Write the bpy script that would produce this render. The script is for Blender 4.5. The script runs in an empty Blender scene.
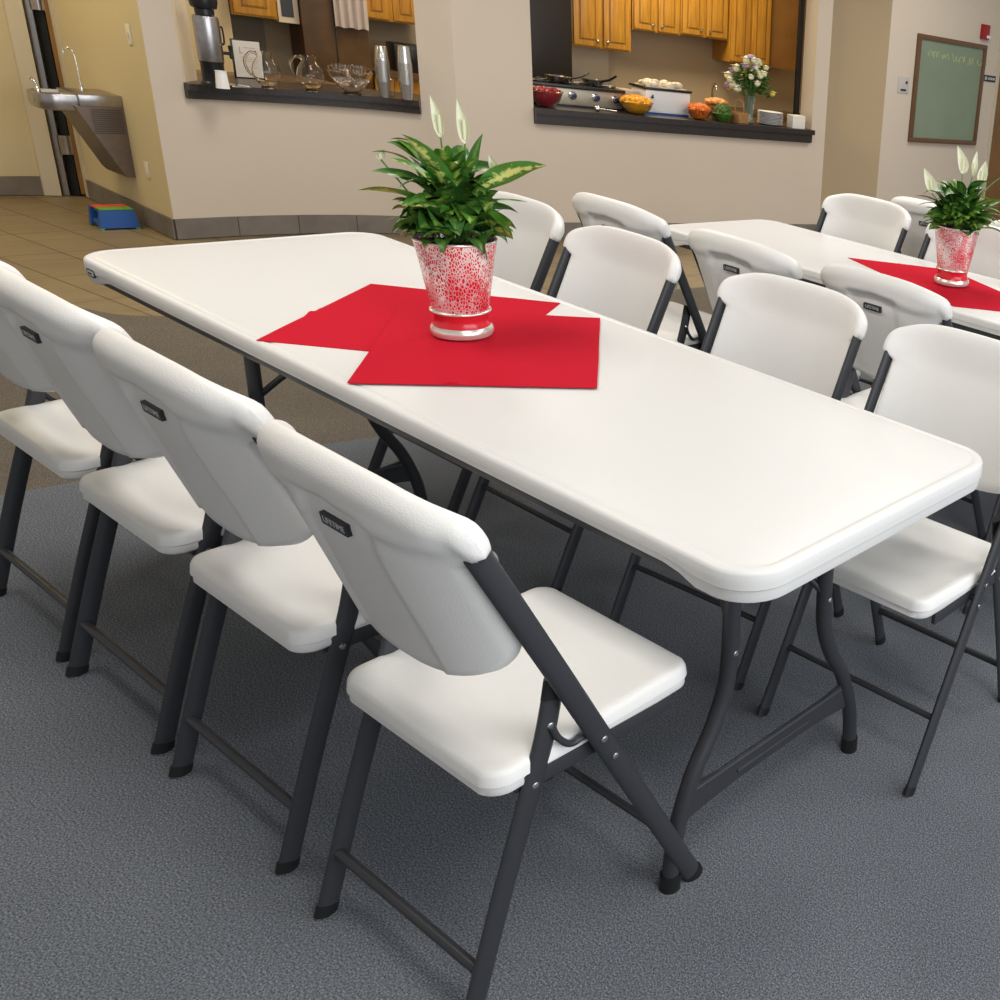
import bpy, bmesh, math, random
from mathutils import Vector, Matrix, noise
PI = math.pi
C = bpy.context.scene.collection

# ------------------------------------------------------------------ materials
MATS = {}
def mat(name, col, rough=.5, metal=0., spec=.5, noise_amt=0., noise_scale=20., bump=0., bump_scale=200., trans=0., ior=1.45, coat=0., sheen=0., alpha=1.):
    m = bpy.data.materials.new(name); m.use_nodes = True
    nt = m.node_tree; b = nt.nodes['Principled BSDF']
    b.inputs['Base Color'].default_value = (*col, 1)
    b.inputs['Roughness'].default_value = rough
    b.inputs['Metallic'].default_value = metal
    b.inputs['Specular IOR Level'].default_value = spec
    b.inputs['IOR'].default_value = ior
    b.inputs['Transmission Weight'].default_value = trans
    b.inputs['Coat Weight'].default_value = coat
    b.inputs['Sheen Weight'].default_value = sheen
    tc = nt.nodes.new('ShaderNodeTexCoord')
    if noise_amt:
        n = nt.nodes.new('ShaderNodeTexNoise'); n.inputs['Scale'].default_value = noise_scale; n.inputs['Detail'].default_value = 4
        nt.links.new(tc.outputs['Object'], n.inputs['Vector'])
        r = nt.nodes.new('ShaderNodeValToRGB'); r.color_ramp.elements[0].position = .3; r.color_ramp.elements[1].position = .7
        r.color_ramp.elements[0].color = (*[c*(1-noise_amt) for c in col], 1)
        r.color_ramp.elements[1].color = (*[min(1, c*(1+noise_amt)) for c in col], 1)
        nt.links.new(n.outputs['Fac'], r.inputs['Fac']); nt.links.new(r.outputs['Color'], b.inputs['Base Color'])
    if bump:
        n2 = nt.nodes.new('ShaderNodeTexNoise'); n2.inputs['Scale'].default_value = bump_scale; n2.inputs['Detail'].default_value = 3
        nt.links.new(tc.outputs['Object'], n2.inputs['Vector'])
        bp = nt.nodes.new('ShaderNodeBump'); bp.inputs['Strength'].default_value = bump; bp.inputs['Distance'].default_value = .002
        nt.links.new(n2.outputs['Fac'], bp.inputs['Height']); nt.links.new(bp.outputs['Normal'], b.inputs['Normal'])
    MATS[name] = m
    return m

plastic = mat('white_plastic', (.75, .735, .71), .42, bump=.25, bump_scale=420)
table_plastic = mat('table_plastic', (.655, .645, .63), .38, bump=.22, bump_scale=500)
steel = mat('charcoal_steel', (.030, .031, .036), .42, spec=.5)
black = mat('black_rubber', (.008, .008, .008), .5)
rivet_m = mat('rivet_steel', (.6, .6, .6), .25, 1.)
label_m = mat('label_black', (.02, .02, .025), .4)
letter_m = mat('label_letters', (.50, .52, .50), .4)
wall_m = mat('wall_paint', (.61, .52, .42), .85, noise_amt=.02, noise_scale=1.5, bump=.12, bump_scale=150)
hall_m = mat('hall_paint', (.60, .50, .31), .8, noise_amt=.02, noise_scale=1.5)
jamb_m = mat('cream_trim', (.58, .50, .37), .6)
base_m = mat('base_tile', (.185, .155, .13), .6, noise_amt=.15, noise_scale=8)
grout_m = mat('grout', (.09, .075, .06), .9)
ceil_m = mat('ceiling_paint', (.72, .72, .70), .9)
ledge_m = mat('ledge_laminate', (.030, .022, .019), .3, noise_amt=.3, noise_scale=60)
red_m = mat('red_cloth', (.50, .010, .026), .95, spec=.08, bump=.5, bump_scale=900)
oak_m = None
steel_b = mat('brushed_steel', (.42, .40, .40), .3, 1., noise_amt=.1, noise_scale=30)
chrome = mat('chrome', (.75, .74, .72), .12, 1.)
silver_pot = mat('silvery_trim', (.80, .77, .70), .25, .7)
glass = mat('clear_glass', (1, 1, 1), .03, trans=1., ior=1.3)
soil_m = mat('soil', (.035, .022, .014), .95, bump=1., bump_scale=80)
white_c = mat('white_ceramic', (.78, .77, .76), .3)
paper_m = mat('paper', (.75, .70, .62), .7)
dark_m = mat('dark_appliance', (.012, .010, .009), .3)
brown_dark = mat('dark_wood', (.075, .038, .012), .5, noise_amt=.3, noise_scale=6)
door_wood = mat('door_oak', (.23, .11, .028), .45, noise_amt=.15, noise_scale=5)
counter_m = mat('counter_top', (.10, .06, .03), .3)
splash_m = mat('backsplash_paint', (.46, .37, .25), .8)
blue_m = mat('blue_plastic', (.012, .085, .33), .35)
orange_m = mat('orange_food', (.75, .17, .02), .5, noise_amt=.3, noise_scale=60)
yellow_m = mat('yellow_food', (.85, .38, .02), .4, noise_amt=.2, noise_scale=40)
redfood_m = mat('red_food', (.30, .02, .03), .3, noise_amt=.4, noise_scale=40)
green_m = mat('salad_green', (.05, .12, .015), .5, noise_amt=.6, noise_scale=60)
red_p = mat('red_plastic', (.62, .05, .03), .4)
green_p = mat('green_plastic', (.12, .30, .03), .4)
tan_food = mat('bread_food', (.55, .26, .08), .6, noise_amt=.4, noise_scale=50)
chicken_m = mat('pale_food', (.72, .60, .45), .5, noise_amt=.2, noise_scale=40)
wicker_m = mat('wicker', (.35, .17, .06), .7, noise_amt=.5, noise_scale=120)
lilac_m = mat('lilac_petals', (.33, .22, .36), .7)
cream_petal = mat('cream_petals', (.75, .72, .50), .6)
yell_petal = mat('yellow_petals', (.70, .55, .10), .6)
stem_m = mat('stem_green', (.10, .22, .04), .5)
spathe_m = mat('spathe_cream', (.80, .80, .62), .5)
board_m = mat('chalkboard_green', (.21, .26, .18), .55, noise_amt=.06, noise_scale=3)
boardframe_m = mat('board_frame', (.13, .065, .03), .4)
chalk_m = mat('chalk', (.46, .48, .22), .9)
alarm_m = mat('alarm_red', (.30, .012, .015), .35)
ivory_m = mat('ivory_plastic', (.72, .66, .55), .4)
urn_black = mat('urn_black', (.010, .010, .012), .3)
cupfoil = mat('stacked_cups', (.55, .53, .50), .22, .85)
crock_m = mat('roaster_white', (.72, .70, .68), .3)
brushfount = mat('fountain_body', (.20, .16, .14), .4, .7, noise_amt=.08, noise_scale=30)

def oak():
    m = bpy.data.materials.new('golden_oak'); m.use_nodes = True; nt = m.node_tree; b = nt.nodes['Principled BSDF']
    tc = nt.nodes.new('ShaderNodeTexCoord'); mp = nt.nodes.new('ShaderNodeMapping'); mp.inputs['Scale'].default_value = (14, 14, 1.2)
    n = nt.nodes.new('ShaderNodeTexNoise'); n.inputs['Scale'].default_value = 3; n.inputs['Detail'].default_value = 6
    r = nt.nodes.new('ShaderNodeValToRGB'); r.color_ramp.elements[0].position = .3; r.color_ramp.elements[1].position = .75
    r.color_ramp.elements[0].color = (.36, .165, .018, 1); r.color_ramp.elements[1].color = (.58, .30, .042, 1)
    nt.links.new(tc.outputs['Object'], mp.inputs['Vector']); nt.links.new(mp.outputs['Vector'], n.inputs['Vector'])
    nt.links.new(n.outputs['Fac'], r.inputs['Fac']); nt.links.new(r.outputs['Color'], b.inputs['Base Color'])
    b.inputs['Roughness'].default_value = .35
    return m
oak_m = oak()
groove_m = mat('oak_groove', (.22, .095, .012), .5)

def carpet(name, c1, c2, c3):
    m = bpy.data.materials.new(name); m.use_nodes = True; nt = m.node_tree; b = nt.nodes['Principled BSDF']
    tc = nt.nodes.new('ShaderNodeTexCoord')
    n = nt.nodes.new('ShaderNodeTexNoise'); n.inputs['Scale'].default_value = 300; n.inputs['Detail'].default_value = 3; n.inputs['Roughness'].default_value = .7
    nt.links.new(tc.outputs['Object'], n.inputs['Vector'])
    r = nt.nodes.new('ShaderNodeValToRGB'); cr = r.color_ramp
    cr.elements[0].position = .34; cr.elements[0].color = (*c1, 1); cr.elements[1].position = .66; cr.elements[1].color = (*c3, 1)
    e = cr.elements.new(.5); e.color = (*c2, 1)
    nt.links.new(n.outputs['Fac'], r.inputs['Fac'])
    n3 = nt.nodes.new('ShaderNodeTexNoise'); n3.inputs['Scale'].default_value = 1.6; n3.inputs['Detail'].default_value = 3
    nt.links.new(tc.outputs['Object'], n3.inputs['Vector'])
    mr = nt.nodes.new('ShaderNodeMapRange'); mr.inputs['From Min'].default_value = .3; mr.inputs['From Max'].default_value = .7; mr.inputs['To Min'].default_value = .88; mr.inputs['To Max'].default_value = 1.1
    nt.links.new(n3.outputs['Fac'], mr.inputs['Value'])
    mx = nt.nodes.new('ShaderNodeMix'); mx.data_type = 'RGBA'; mx.blend_type = 'MULTIPLY'; mx.inputs['Factor'].default_value = 1
    nt.links.new(r.outputs['Color'], mx.inputs['A']); nt.links.new(mr.outputs['Result'], mx.inputs['B'])
    nt.links.new(mx.outputs['Result'], b.inputs['Base Color'])
    b.inputs['Roughness'].default_value = .95; b.inputs['Specular IOR Level'].default_value = .1
    n2 = nt.nodes.new('ShaderNodeTexNoise'); n2.inputs['Scale'].default_value = 360; n2.inputs['Detail'].default_value = 2
    nt.links.new(tc.outputs['Object'], n2.inputs['Vector'])
    bp = nt.nodes.new('ShaderNodeBump'); bp.inputs['Strength'].default_value = .9; bp.inputs['Distance'].default_value = .006
    nt.links.new(n2.outputs['Fac'], bp.inputs['Height']); nt.links.new(bp.outputs['Normal'], b.inputs['Normal'])
    return m
carpet_grey = carpet('carpet_grey', (.055, .060, .070), (.152, .165, .186), (.310, .330, .365))
carpet_brown = carpet('carpet_brown', (.080, .068, .054), (.155, .133, .107), (.240, .210, .175))

def tile_floor():
    m = bpy.data.materials.new('tile_floor'); m.use_nodes = True; nt = m.node_tree; b = nt.nodes['Principled BSDF']
    tc = nt.nodes.new('ShaderNodeTexCoord'); mp = nt.nodes.new('ShaderNodeMapping')
    mp.inputs['Rotation'].default_value = (0, 0, -math.radians(6.0)); mp.inputs['Location'].default_value = (.1, -.014, 0)
    br = nt.nodes.new('ShaderNodeTexBrick'); br.offset = 0; br.inputs['Scale'].default_value = 1
    br.inputs['Brick Width'].default_value = .47; br.inputs['Row Height'].default_value = .235; br.inputs['Mortar Size'].default_value = .0045
    br.inputs['Mortar Smooth'].default_value = .2
    br.inputs['Color1'].default_value = (.220, .165, .090, 1); br.inputs['Color2'].default_value = (.190, .140, .078, 1); br.inputs['Mortar'].default_value = (.085, .055, .03, 1)
    nt.links.new(tc.outputs['Object'], mp.inputs['Vector']); nt.links.new(mp.outputs['Vector'], br.inputs['Vector'])
    n = nt.nodes.new('ShaderNodeTexNoise'); n.inputs['Scale'].default_value = 6; n.inputs['Detail'].default_value = 6
    mp2 = nt.nodes.new('ShaderNodeMapping'); mp2.inputs['Scale'].default_value = (3, .6, 1)
    nt.links.new(tc.outputs['Object'], mp2.inputs['Vector']); nt.links.new(mp2.outputs['Vector'], n.inputs['Vector'])
    mr = nt.nodes.new('ShaderNodeMapRange'); mr.inputs['To Min'].default_value = .7; mr.inputs['To Max'].default_value = 1.3
    nt.links.new(n.outputs['Fac'], mr.inputs['Value'])
    mx = nt.nodes.new('ShaderNodeMix'); mx.data_type = 'RGBA'; mx.blend_type = 'MULTIPLY'; mx.inputs['Factor'].default_value = 1
    nt.links.new(br.outputs['Color'], mx.inputs['A']); nt.links.new(mr.outputs['Result'], mx.inputs['B'])
    nt.links.new(mx.outputs['Result'], b.inputs['Base Color'])
    b.inputs['Roughness'].default_value = .5
    return m
tile_m = tile_floor()

def pot_material():
    m = bpy.data.materials.new('crackled_red_silver'); m.use_nodes = True; nt = m.node_tree; b = nt.nodes['Principled BSDF']
    tc = nt.nodes.new('ShaderNodeTexCoord')
    mp = nt.nodes.new('ShaderNodeMapping'); mp.inputs['Scale'].default_value = (1, 1, .55)
    v = nt.nodes.new('ShaderNodeTexVoronoi'); v.feature = 'DISTANCE_TO_EDGE'; v.inputs['Scale'].default_value = 185
    nt.links.new(tc.outputs['Object'], mp.inputs['Vector']); nt.links.new(mp.outputs['Vector'], v.inputs['Vector'])
    n = nt.nodes.new('ShaderNodeTexNoise'); n.inputs['Scale'].default_value = 22; n.inputs['Detail'].default_value = 4
    nt.links.new(mp.outputs['Vector'], n.inputs['Vector'])
    # patchiness : threshold shifts with noise
    mr = nt.nodes.new('ShaderNodeMapRange'); mr.inputs['From Min'].default_value = .3; mr.inputs['From Max'].default_value = .7; mr.inputs['To Min'].default_value = .02; mr.inputs['To Max'].default_value = .27
    nt.links.new(n.outputs['Fac'], mr.inputs['Value'])
    lt = nt.nodes.new('ShaderNodeMath'); lt.operation = 'LESS_THAN'
    nt.links.new(v.outputs['Distance'], lt.inputs[0]); nt.links.new(mr.outputs['Result'], lt.inputs[1])
    mx = nt.nodes.new('ShaderNodeMix'); mx.data_type = 'RGBA'
    mx.inputs['A'].default_value = (.55, .012, .03, 1); mx.inputs['B'].default_value = (.80, .70, .68, 1)
    nt.links.new(lt.outputs[0], mx.inputs['Factor']); nt.links.new(mx.outputs['Result'], b.inputs['Base Color'])
    mm = nt.nodes.new('ShaderNodeMath'); mm.operation = 'MULTIPLY'; mm.inputs[1].default_value = .52
    nt.links.new(lt.outputs[0], mm.inputs[0]); nt.links.new(mm.outputs[0], b.inputs['Metallic'])
    b.inputs['Roughness'].default_value = .22
    return m
pot_m = pot_material()

def leaf_material(name, dark, light, amount):
    m = bpy.data.materials.new(name); m.use_nodes = True; nt = m.node_tree; b = nt.nodes['Principled BSDF']
    uv = nt.nodes.new('ShaderNodeUVMap'); uv.uv_map = 'UVMap'
    sp = nt.nodes.new('ShaderNodeSeparateXYZ'); nt.links.new(uv.outputs['UV'], sp.inputs[0])
    # distance from midrib in u (0..1 -> |u-.5|*2)
    s = nt.nodes.new('ShaderNodeMath'); s.operation = 'SUBTRACT'; s.inputs[1].default_value = .5; nt.links.new(sp.outputs['X'], s.inputs[0])
    a = nt.nodes.new('ShaderNodeMath'); a.operation = 'ABSOLUTE'; nt.links.new(s.outputs[0], a.inputs[0])
    tc = nt.nodes.new('ShaderNodeTexCoord')
    n = nt.nodes.new('ShaderNodeTexNoise'); n.inputs['Scale'].default_value = 95; n.inputs['Detail'].default_value = 5
    nt.links.new(tc.outputs['Object'], n.inputs['Vector'])
    mu = nt.nodes.new('ShaderNodeMath'); mu.operation = 'MULTIPLY_ADD'; mu.inputs[1].default_value = 1.15; mu.inputs[2].default_value = -.06
    nt.links.new(a.outputs[0], mu.inputs[0])
    ad = nt.nodes.new('ShaderNodeMath'); ad.operation = 'SUBTRACT'; nt.links.new(n.outputs['Fac'], ad.inputs[0]); nt.links.new(mu.outputs[0], ad.inputs[1])
    mr = nt.nodes.new('ShaderNodeMapRange'); mr.inputs['From Min'].default_value = .30; mr.inputs['From Max'].default_value = .48; mr.inputs['To Max'].default_value = amount
    nt.links.new(ad.outputs[0], mr.inputs['Value'])
    mx = nt.nodes.new('ShaderNodeMix'); mx.data_type = 'RGBA'; mx.inputs['A'].default_value = (*dark, 1); mx.inputs['B'].default_value = (*light, 1)
    nt.links.new(mr.outputs['Result'], mx.inputs['Factor']); nt.links.new(mx.outputs['Result'], b.inputs['Base Color'])
    b.inputs['Roughness'].default_value = .35; b.inputs['Specular IOR Level'].default_value = .45
    return m
leaf_dark = leaf_material('leaf_dark', (.036, .115, .018), (.19, .33, .05), .4)
leaf_mid = leaf_material('leaf_mid', (.070, .20, .020), (.42, .50, .10), .65)
leaf_var = leaf_material('leaf_variegated', (.055, .19, .020), (.62, .66, .20), .95)

# ------------------------------------------------------------------ mesh helpers
class MB:
    def __init__(s): s.v = []; s.f = []; s.m = []; s.uv = []
    def add(s, vs, fs, mi=0, uvs=None):
        o = len(s.v); s.v += [tuple(v) for v in vs]
        for k, f in enumerate(fs): s.f.append([i+o for i in f]); s.m.append(mi)
        s.uv += (uvs if uvs else [(0, 0)]*len(vs))
    def box(s, lo, hi, mi=0, M=None, bev=0.):
        x0, y0, z0 = lo; x1, y1, z1 = hi
        if bev <= 0:
            vs = [(x0,y0,z0),(x1,y0,z0),(x1,y1,z0),(x0,y1,z0),(x0,y0,z1),(x1,y0,z1),(x1,y1,z1),(x0,y1,z1)]
            fs = [(0,3,2,1),(4,5,6,7),(0,1,5,4),(1,2,6,5),(2,3,7,6),(3,0,4,7)]
        else:
            bm = bmesh.new(); bmesh.ops.create_cube(bm, size=1)
            bmesh.ops.scale(bm, vec=(x1-x0, y1-y0, z1-z0), verts=bm.verts); bmesh.ops.translate(bm, vec=((x0+x1)/2, (y0+y1)/2, (z0+z1)/2), verts=bm.verts)
            bmesh.ops.bevel(bm, geom=bm.edges[:], offset=bev, segments=2, affect='EDGES', profile=.6)
            bm.verts.index_update(); vs = [v.co[:] for v in bm.verts]; fs = [[v.index for v in f.verts] for f in bm.faces]; bm.free()
        if M is not None: vs = [tuple(M @ Vector(v)) for v in vs]
        s.add(vs, fs, mi)
    def prism(s, poly, z0, z1, mi=0):
        n = len(poly)
        a = sum(poly[i][0]*poly[(i+1) % n][1]-poly[(i+1) % n][0]*poly[i][1] for i in range(n))
        if a < 0: poly = poly[::-1]
        vs = [(x, y, z0) for x, y in poly]+[(x, y, z1) for x, y in poly]
        fs = [tuple(range(n))[::-1], tuple(range(n, 2*n))]+[(i, (i+1) % n, n+(i+1) % n, n+i) for i in range(n)]
        s.add(vs, fs, mi)
    def tube(s, path, r, seg=14, mi=0, r2=None, up=None, cap=True, radii=None):
        # elliptical tube: r along "side" axis, r2 along the other; up fixes the side axis
        P = [Vector(p) for p in path]; n = len(P); r2 = r if r2 is None else r2
        rings = []
        prev = None
        for i in range(n):
            t = (P[min(i+1, n-1)]-P[max(i-1, 0)]).normalized()
            if up is not None: a = Vector(up)
            elif prev is not None: a = prev
            else: a = Vector((0, 0, 1)) if abs(t.z) < .9 else Vector((1, 0, 0))
            a = (a-t*a.dot(t)).normalized(); b = t.cross(a); prev = a
            k = radii[i] if radii else 1.
            rings.append([P[i]+a*(r*k*math.cos(2*PI*j/seg))+b*(r2*k*math.sin(2*PI*j/seg)) for j in range(seg)])
        vs = [v for rg in rings for v in rg]; fs = []
        for i in range(n-1):
            for j in range(seg):
                fs.append((i*seg+j, i*seg+(j+1) % seg, (i+1)*seg+(j+1) % seg, (i+1)*seg+j))
        if cap: fs += [tuple(range(seg))[::-1], tuple(range((n-1)*seg, n*seg))]
        s.add(vs, fs, mi)
    def lathe(s, prof, seg=40, mi=0, c=(0, 0, 0), capb=True, capt=False):
        vs = []; fs = []
        for r, z in prof:
            for j in range(seg):
                a = 2*PI*j/seg; vs.append((c[0]+r*math.cos(a), c[1]+r*math.sin(a), c[2]+z))
        n = len(prof)
        for i in range(n-1):
            for j in range(seg): fs.append((i*seg+j, i*seg+(j+1) % seg, (i+1)*seg+(j+1) % seg, (i+1)*seg+j))
        if capb: fs.append(tuple(range(seg))[::-1])
        if capt: fs.append(tuple(range((n-1)*seg, n*seg)))
        s.add(vs, fs, mi)
    def ball(s, c, r, mi=0, sc=(1, 1, 1), sub=2, jit=0., seed=0):
        bm = bmesh.new(); bmesh.ops.create_icosphere(bm, subdivisions=sub, radius=1)
        rnd = random.Random(seed)
        vs = []
        for v in bm.verts:
            k = 1+rnd.uniform(-jit, jit); vs.append((c[0]+v.co.x*r*sc[0]*k, c[1]+v.co.y*r*sc[1]*k, c[2]+v.co.z*r*sc[2]*k))
        bm.verts.index_update(); fs = [[v.index for v in f.verts] for f in bm.faces]; bm.free(); s.add(vs, fs, mi)
    def build(s, name, mats, parent=None, smooth=True, angle=40, uv=False, fixn=False):
        me = bpy.data.meshes.new(name); me.from_pydata(s.v, [], s.f)
        mats = mats if isinstance(mats, (list, tuple)) else [mats]
        for m in mats: me.materials.append(m)
        me.polygons.foreach_set('material_index', s.m)
        if uv:
            l = me.uv_layers.new(name='UVMap')
            for lp in me.loops: l.data[lp.index].uv = s.uv[lp.vertex_index]
        if fixn:
            bm = bmesh.new(); bm.from_mesh(me); bmesh.ops.recalc_face_normals(bm, faces=bm.faces); bm.to_mesh(me); bm.free()
        me.update()
        if smooth:
            me.polygons.foreach_set('use_smooth', [True]*len(me.polygons))
            try: me.set_sharp_from_angle(angle=math.radians(angle))
            except Exception: pass
        o = bpy.data.objects.new(name, me); C.objects.link(o)
        if parent is not None: o.parent = parent
        return o

def tag(o, label=None, cat=None, group=None, kind=None):
    if label: o['label'] = label
    if cat: o['category'] = cat
    if group: o['group'] = group
    if kind: o['kind'] = kind
    return o
def empty(name, loc, rz=0.):
    o = bpy.data.objects.new(name, None); C.objects.link(o); o.location = loc; o.rotation_euler = (0, 0, rz); o.empty_display_size = .1
    return o
def struct(o): o['kind'] = 'structure'; return o
def copy_tree(o, parent=None):
    c = o.copy(); C.objects.link(c)
    if parent is not None: c.parent = parent
    for ch in list(o.children): copy_tree(ch, c)
    return c
def sstep(a, b, x):
    if a == b: return float(x > a)
    t = min(1, max(0, (x-a)/(b-a))); return t*t*(3-2*t)
def smooth_path(pts, n=8):
    # Catmull-Rom through the points
    P = [Vector(p) for p in pts]; out = []
    for i in range(len(P)-1):
        p0 = P[max(i-1, 0)]; p1 = P[i]; p2 = P[i+1]; p3 = P[min(i+2, len(P)-1)]
        for k in range(n):
            t = k/n
            out.append(.5*((2*p1)+(-p0+p2)*t+(2*p0-5*p1+4*p2-p3)*t*t+(-p0+3*p1-3*p2+p3)*t**3))
    out.append(P[-1]); return out
def rrect(hx, hy, r, n=10):
    pts = []
    for cx, cy, a0 in ((hx-r, hy-r, 0), (-hx+r, hy-r, PI/2), (-hx+r, -hy+r, PI), (hx-r, -hy+r, 1.5*PI)):
        for k in range(n+1):
            a = a0+PI/2*k/n; pts.append((cx+r*math.cos(a), cy+r*math.sin(a)))
    return pts
def text_mesh(body, size):
    cu = bpy.data.curves.new('txt', 'FONT'); cu.body = body; cu.size = size; cu.align_x = 'CENTER'; cu.align_y = 'CENTER'; cu.extrude = .0004
    o = bpy.data.objects.new('txt', cu); C.objects.link(o)
    dg = bpy.context.evaluated_depsgraph_get(); me = bpy.data.meshes.new_from_object(o.evaluated_get(dg))
    vs = [v.co.copy() for v in me.vertices]; fs = [list(p.vertices) for p in me.polygons]
    bpy.data.objects.remove(o); bpy.data.curves.remove(cu); bpy.data.meshes.remove(me)
    return vs, fs

# ------------------------------------------------------------------ camera
CAM = dict(loc=(2.0969, -1.2739, 1.475), rx=1.2085, roll=.1477, rz=.4963, f=977.18, cx=1019.9, cy=448.9)
cam_d = bpy.data.cameras.new('camera'); cam = bpy.data.objects.new('camera', cam_d); C.objects.link(cam)
cam.matrix_world = Matrix.Translation(CAM['loc']) @ Matrix.Rotation(CAM['rz'], 4, 'Z') @ Matrix.Rotation(CAM['rx'], 4, 'X') @ Matrix.Rotation(CAM['roll'], 4, 'Z')
cam_d.sensor_width = 36; cam_d.lens = CAM['f']/1000*36
cam_d.shift_x = -(CAM['cx']-500)/1000; cam_d.shift_y = (CAM['cy']-500)/1000
cam_d.clip_start = .05
bpy.context.scene.camera = cam

# ------------------------------------------------------------------ folding chair
# local frame: x across, y from the rear feet (0) towards the front feet (.43), z up
FS = Vector((0, .430, 0)); FT = Vector((0, .053, .828))
DD = (FT-FS).normalized(); NR = Vector((0, -DD.z, DD.y))          # NR points rearward/down
def tline(s): return FS+DD*s
def make_backrest():
    mb = MB()
    NU, NV = 56, 34
    rows = []
    S0, S1 = .662, 1.005
    cols = []
    for i in range(NU+1):
        q = -1+2*i/NU; u = math.copysign(1-(1-abs(q))**1.35, q) if True else q
        cols.append(u)
    for u in cols:
        au = abs(u)
        # top / bottom outline in s for this column
        q_ = max(0., (au-.30)/.70); stop = S1-.012*au**2-.064*(1-math.sqrt(max(0, 1-q_**2.4)))
        sbot = S0+.022*au**2
        if au > .72: sbot += .060*(1-math.sqrt(max(0, 1-((au-.72)/.28)**2)))
        loop = []
        edge = math.sqrt(max(0., 1-max(0, (au-.93)/.07)**2))         # thickness falls off towards the sides
        for side in (0, 1):
            for k in range(NV+1):
                t = k/NV
                t = 1-(1-t)**1.25 if side == 0 else 1-(1-t)**1.25
                s = sbot+(stop-sbot)*(t if side == 0 else 1-(k/NV))
                if side == 1:
                    tt = k/NV; s = stop-(stop-sbot)*(tt**1.25)
                w = .2025+(.2320-.2025)*sstep(.890, .905, s)
                x = w*u
                cen = (.052+.034*(.90-s)/.26)*(1-min(1, abs(x/.212)**3.0))*(1-.62*sstep(.90, 1.01, s))
                edge_s = min(1., (stop-s)/.026) ; edge_b = min(1., (s-sbot)/.012)
                rnd = math.sqrt(max(0, 1-(1-edge_s)**2))*math.sqrt(max(0, 1-(1-edge_b)**2))
                front = cen-.010; back = cen+.012
                if side == 0:
                    d = cen-(.010+.010*sstep(.88, .92, s)*sstep(.6, 1, au))*rnd*edge
                else:
                    roll = sstep(.895+.045*(1-au), .935+.035*(1-au), s)
                    th = .015+.013*roll*(1-.25*au**3)
                    rec = (1-sstep(.078+.01*sstep(.9,.7,s), .090+.01*sstep(.9,.7,s), abs(x)))*(1-sstep(.944, .956, s))*(.0065+.003*sstep(.86, .93, s))*sstep(sbot, sbot+.02, s)
                    d = cen+(th-rec)*rnd*edge*(1 if au < .8 else 1-.25*(au-.8)/.2*roll)
                p = tline(s)+NR*d; loop.append((x, p.y, p.z))
        rows.append(loop)
    n = len(rows[0]); vs = [v for r in rows for v in r]; fs = []
    for i in range(NU):
        for k in range(n-1):
            fs.append((i*n+k, (i+1)*n+k, (i+1)*n+k+1, i*n+k+1))
        fs.append((i*n+n-1, (i+1)*n+n-1, (i+1)*n, i*n))
    fs.append(tuple(range(n))); fs.append(tuple(range(NU*n, NU*n+n))[::-1])
    mb.add(vs, fs)
    return mb
def seat_mb():
    mb = MB(); n = 12
    cy = .250; hx, hy = .196, .183
    def zt(x, y):
        v = (y-cy)/hy; u = x/hx
        return .458+.012*v-.011*(1-u*u)*(1-.3*v*v)+.010*max(0, -v-.45)+(-.006*max(0, v-.6))
    rings = []
    spec = [(0.02, 0), (.2, 0), (.4, 0), (.6, 0), (.78, 0), (.90, 0), (.96, 0)]
    out = []
    for k, dz in spec:
        ring = []
        for (x, y) in rrect(hx, hy, .034, n):
            X = x*k; Y = y*k; yy = Y-(.010*(1-(X/hx)**2) if Y < 0 else 0)*k
            ring.append((X, cy+yy, zt(X, cy+Y)))
        out.append(ring)
    for off, dz in ((.0035, -.0025), (.0005, -.009), (-.0015, -.024), (.0025, -.027), (.0015, -.040), (.007, -.045), (.03, -.045)):
        ring = []
        for (x, y) in rrect(hx-off, hy-off, max(.02, .034-off), n):
            yy = y-(.010*(1-(x/hx)**2) if y < 0 else 0)
            taper = 1-.03*sstep(0, 1, (y/hy))
            ring.append((x, cy+yy, zt(x*.97, cy+y*.97)+dz+.0))
        out.append(ring)
    m = len(out[0]); vs = [v for r in out for v in r]; fs = [tuple(range(m))]
    for i in range(len(out)-1):
        for j in range(m): fs.append((i*m+j, (i+1)*m+j, (i+1)*m+(j+1) % m, i*m+(j+1) % m))
    fs.append(tuple(range((len(out)-1)*m, len(out)*m))[::-1])
    mb.add(vs, fs); return mb
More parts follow.
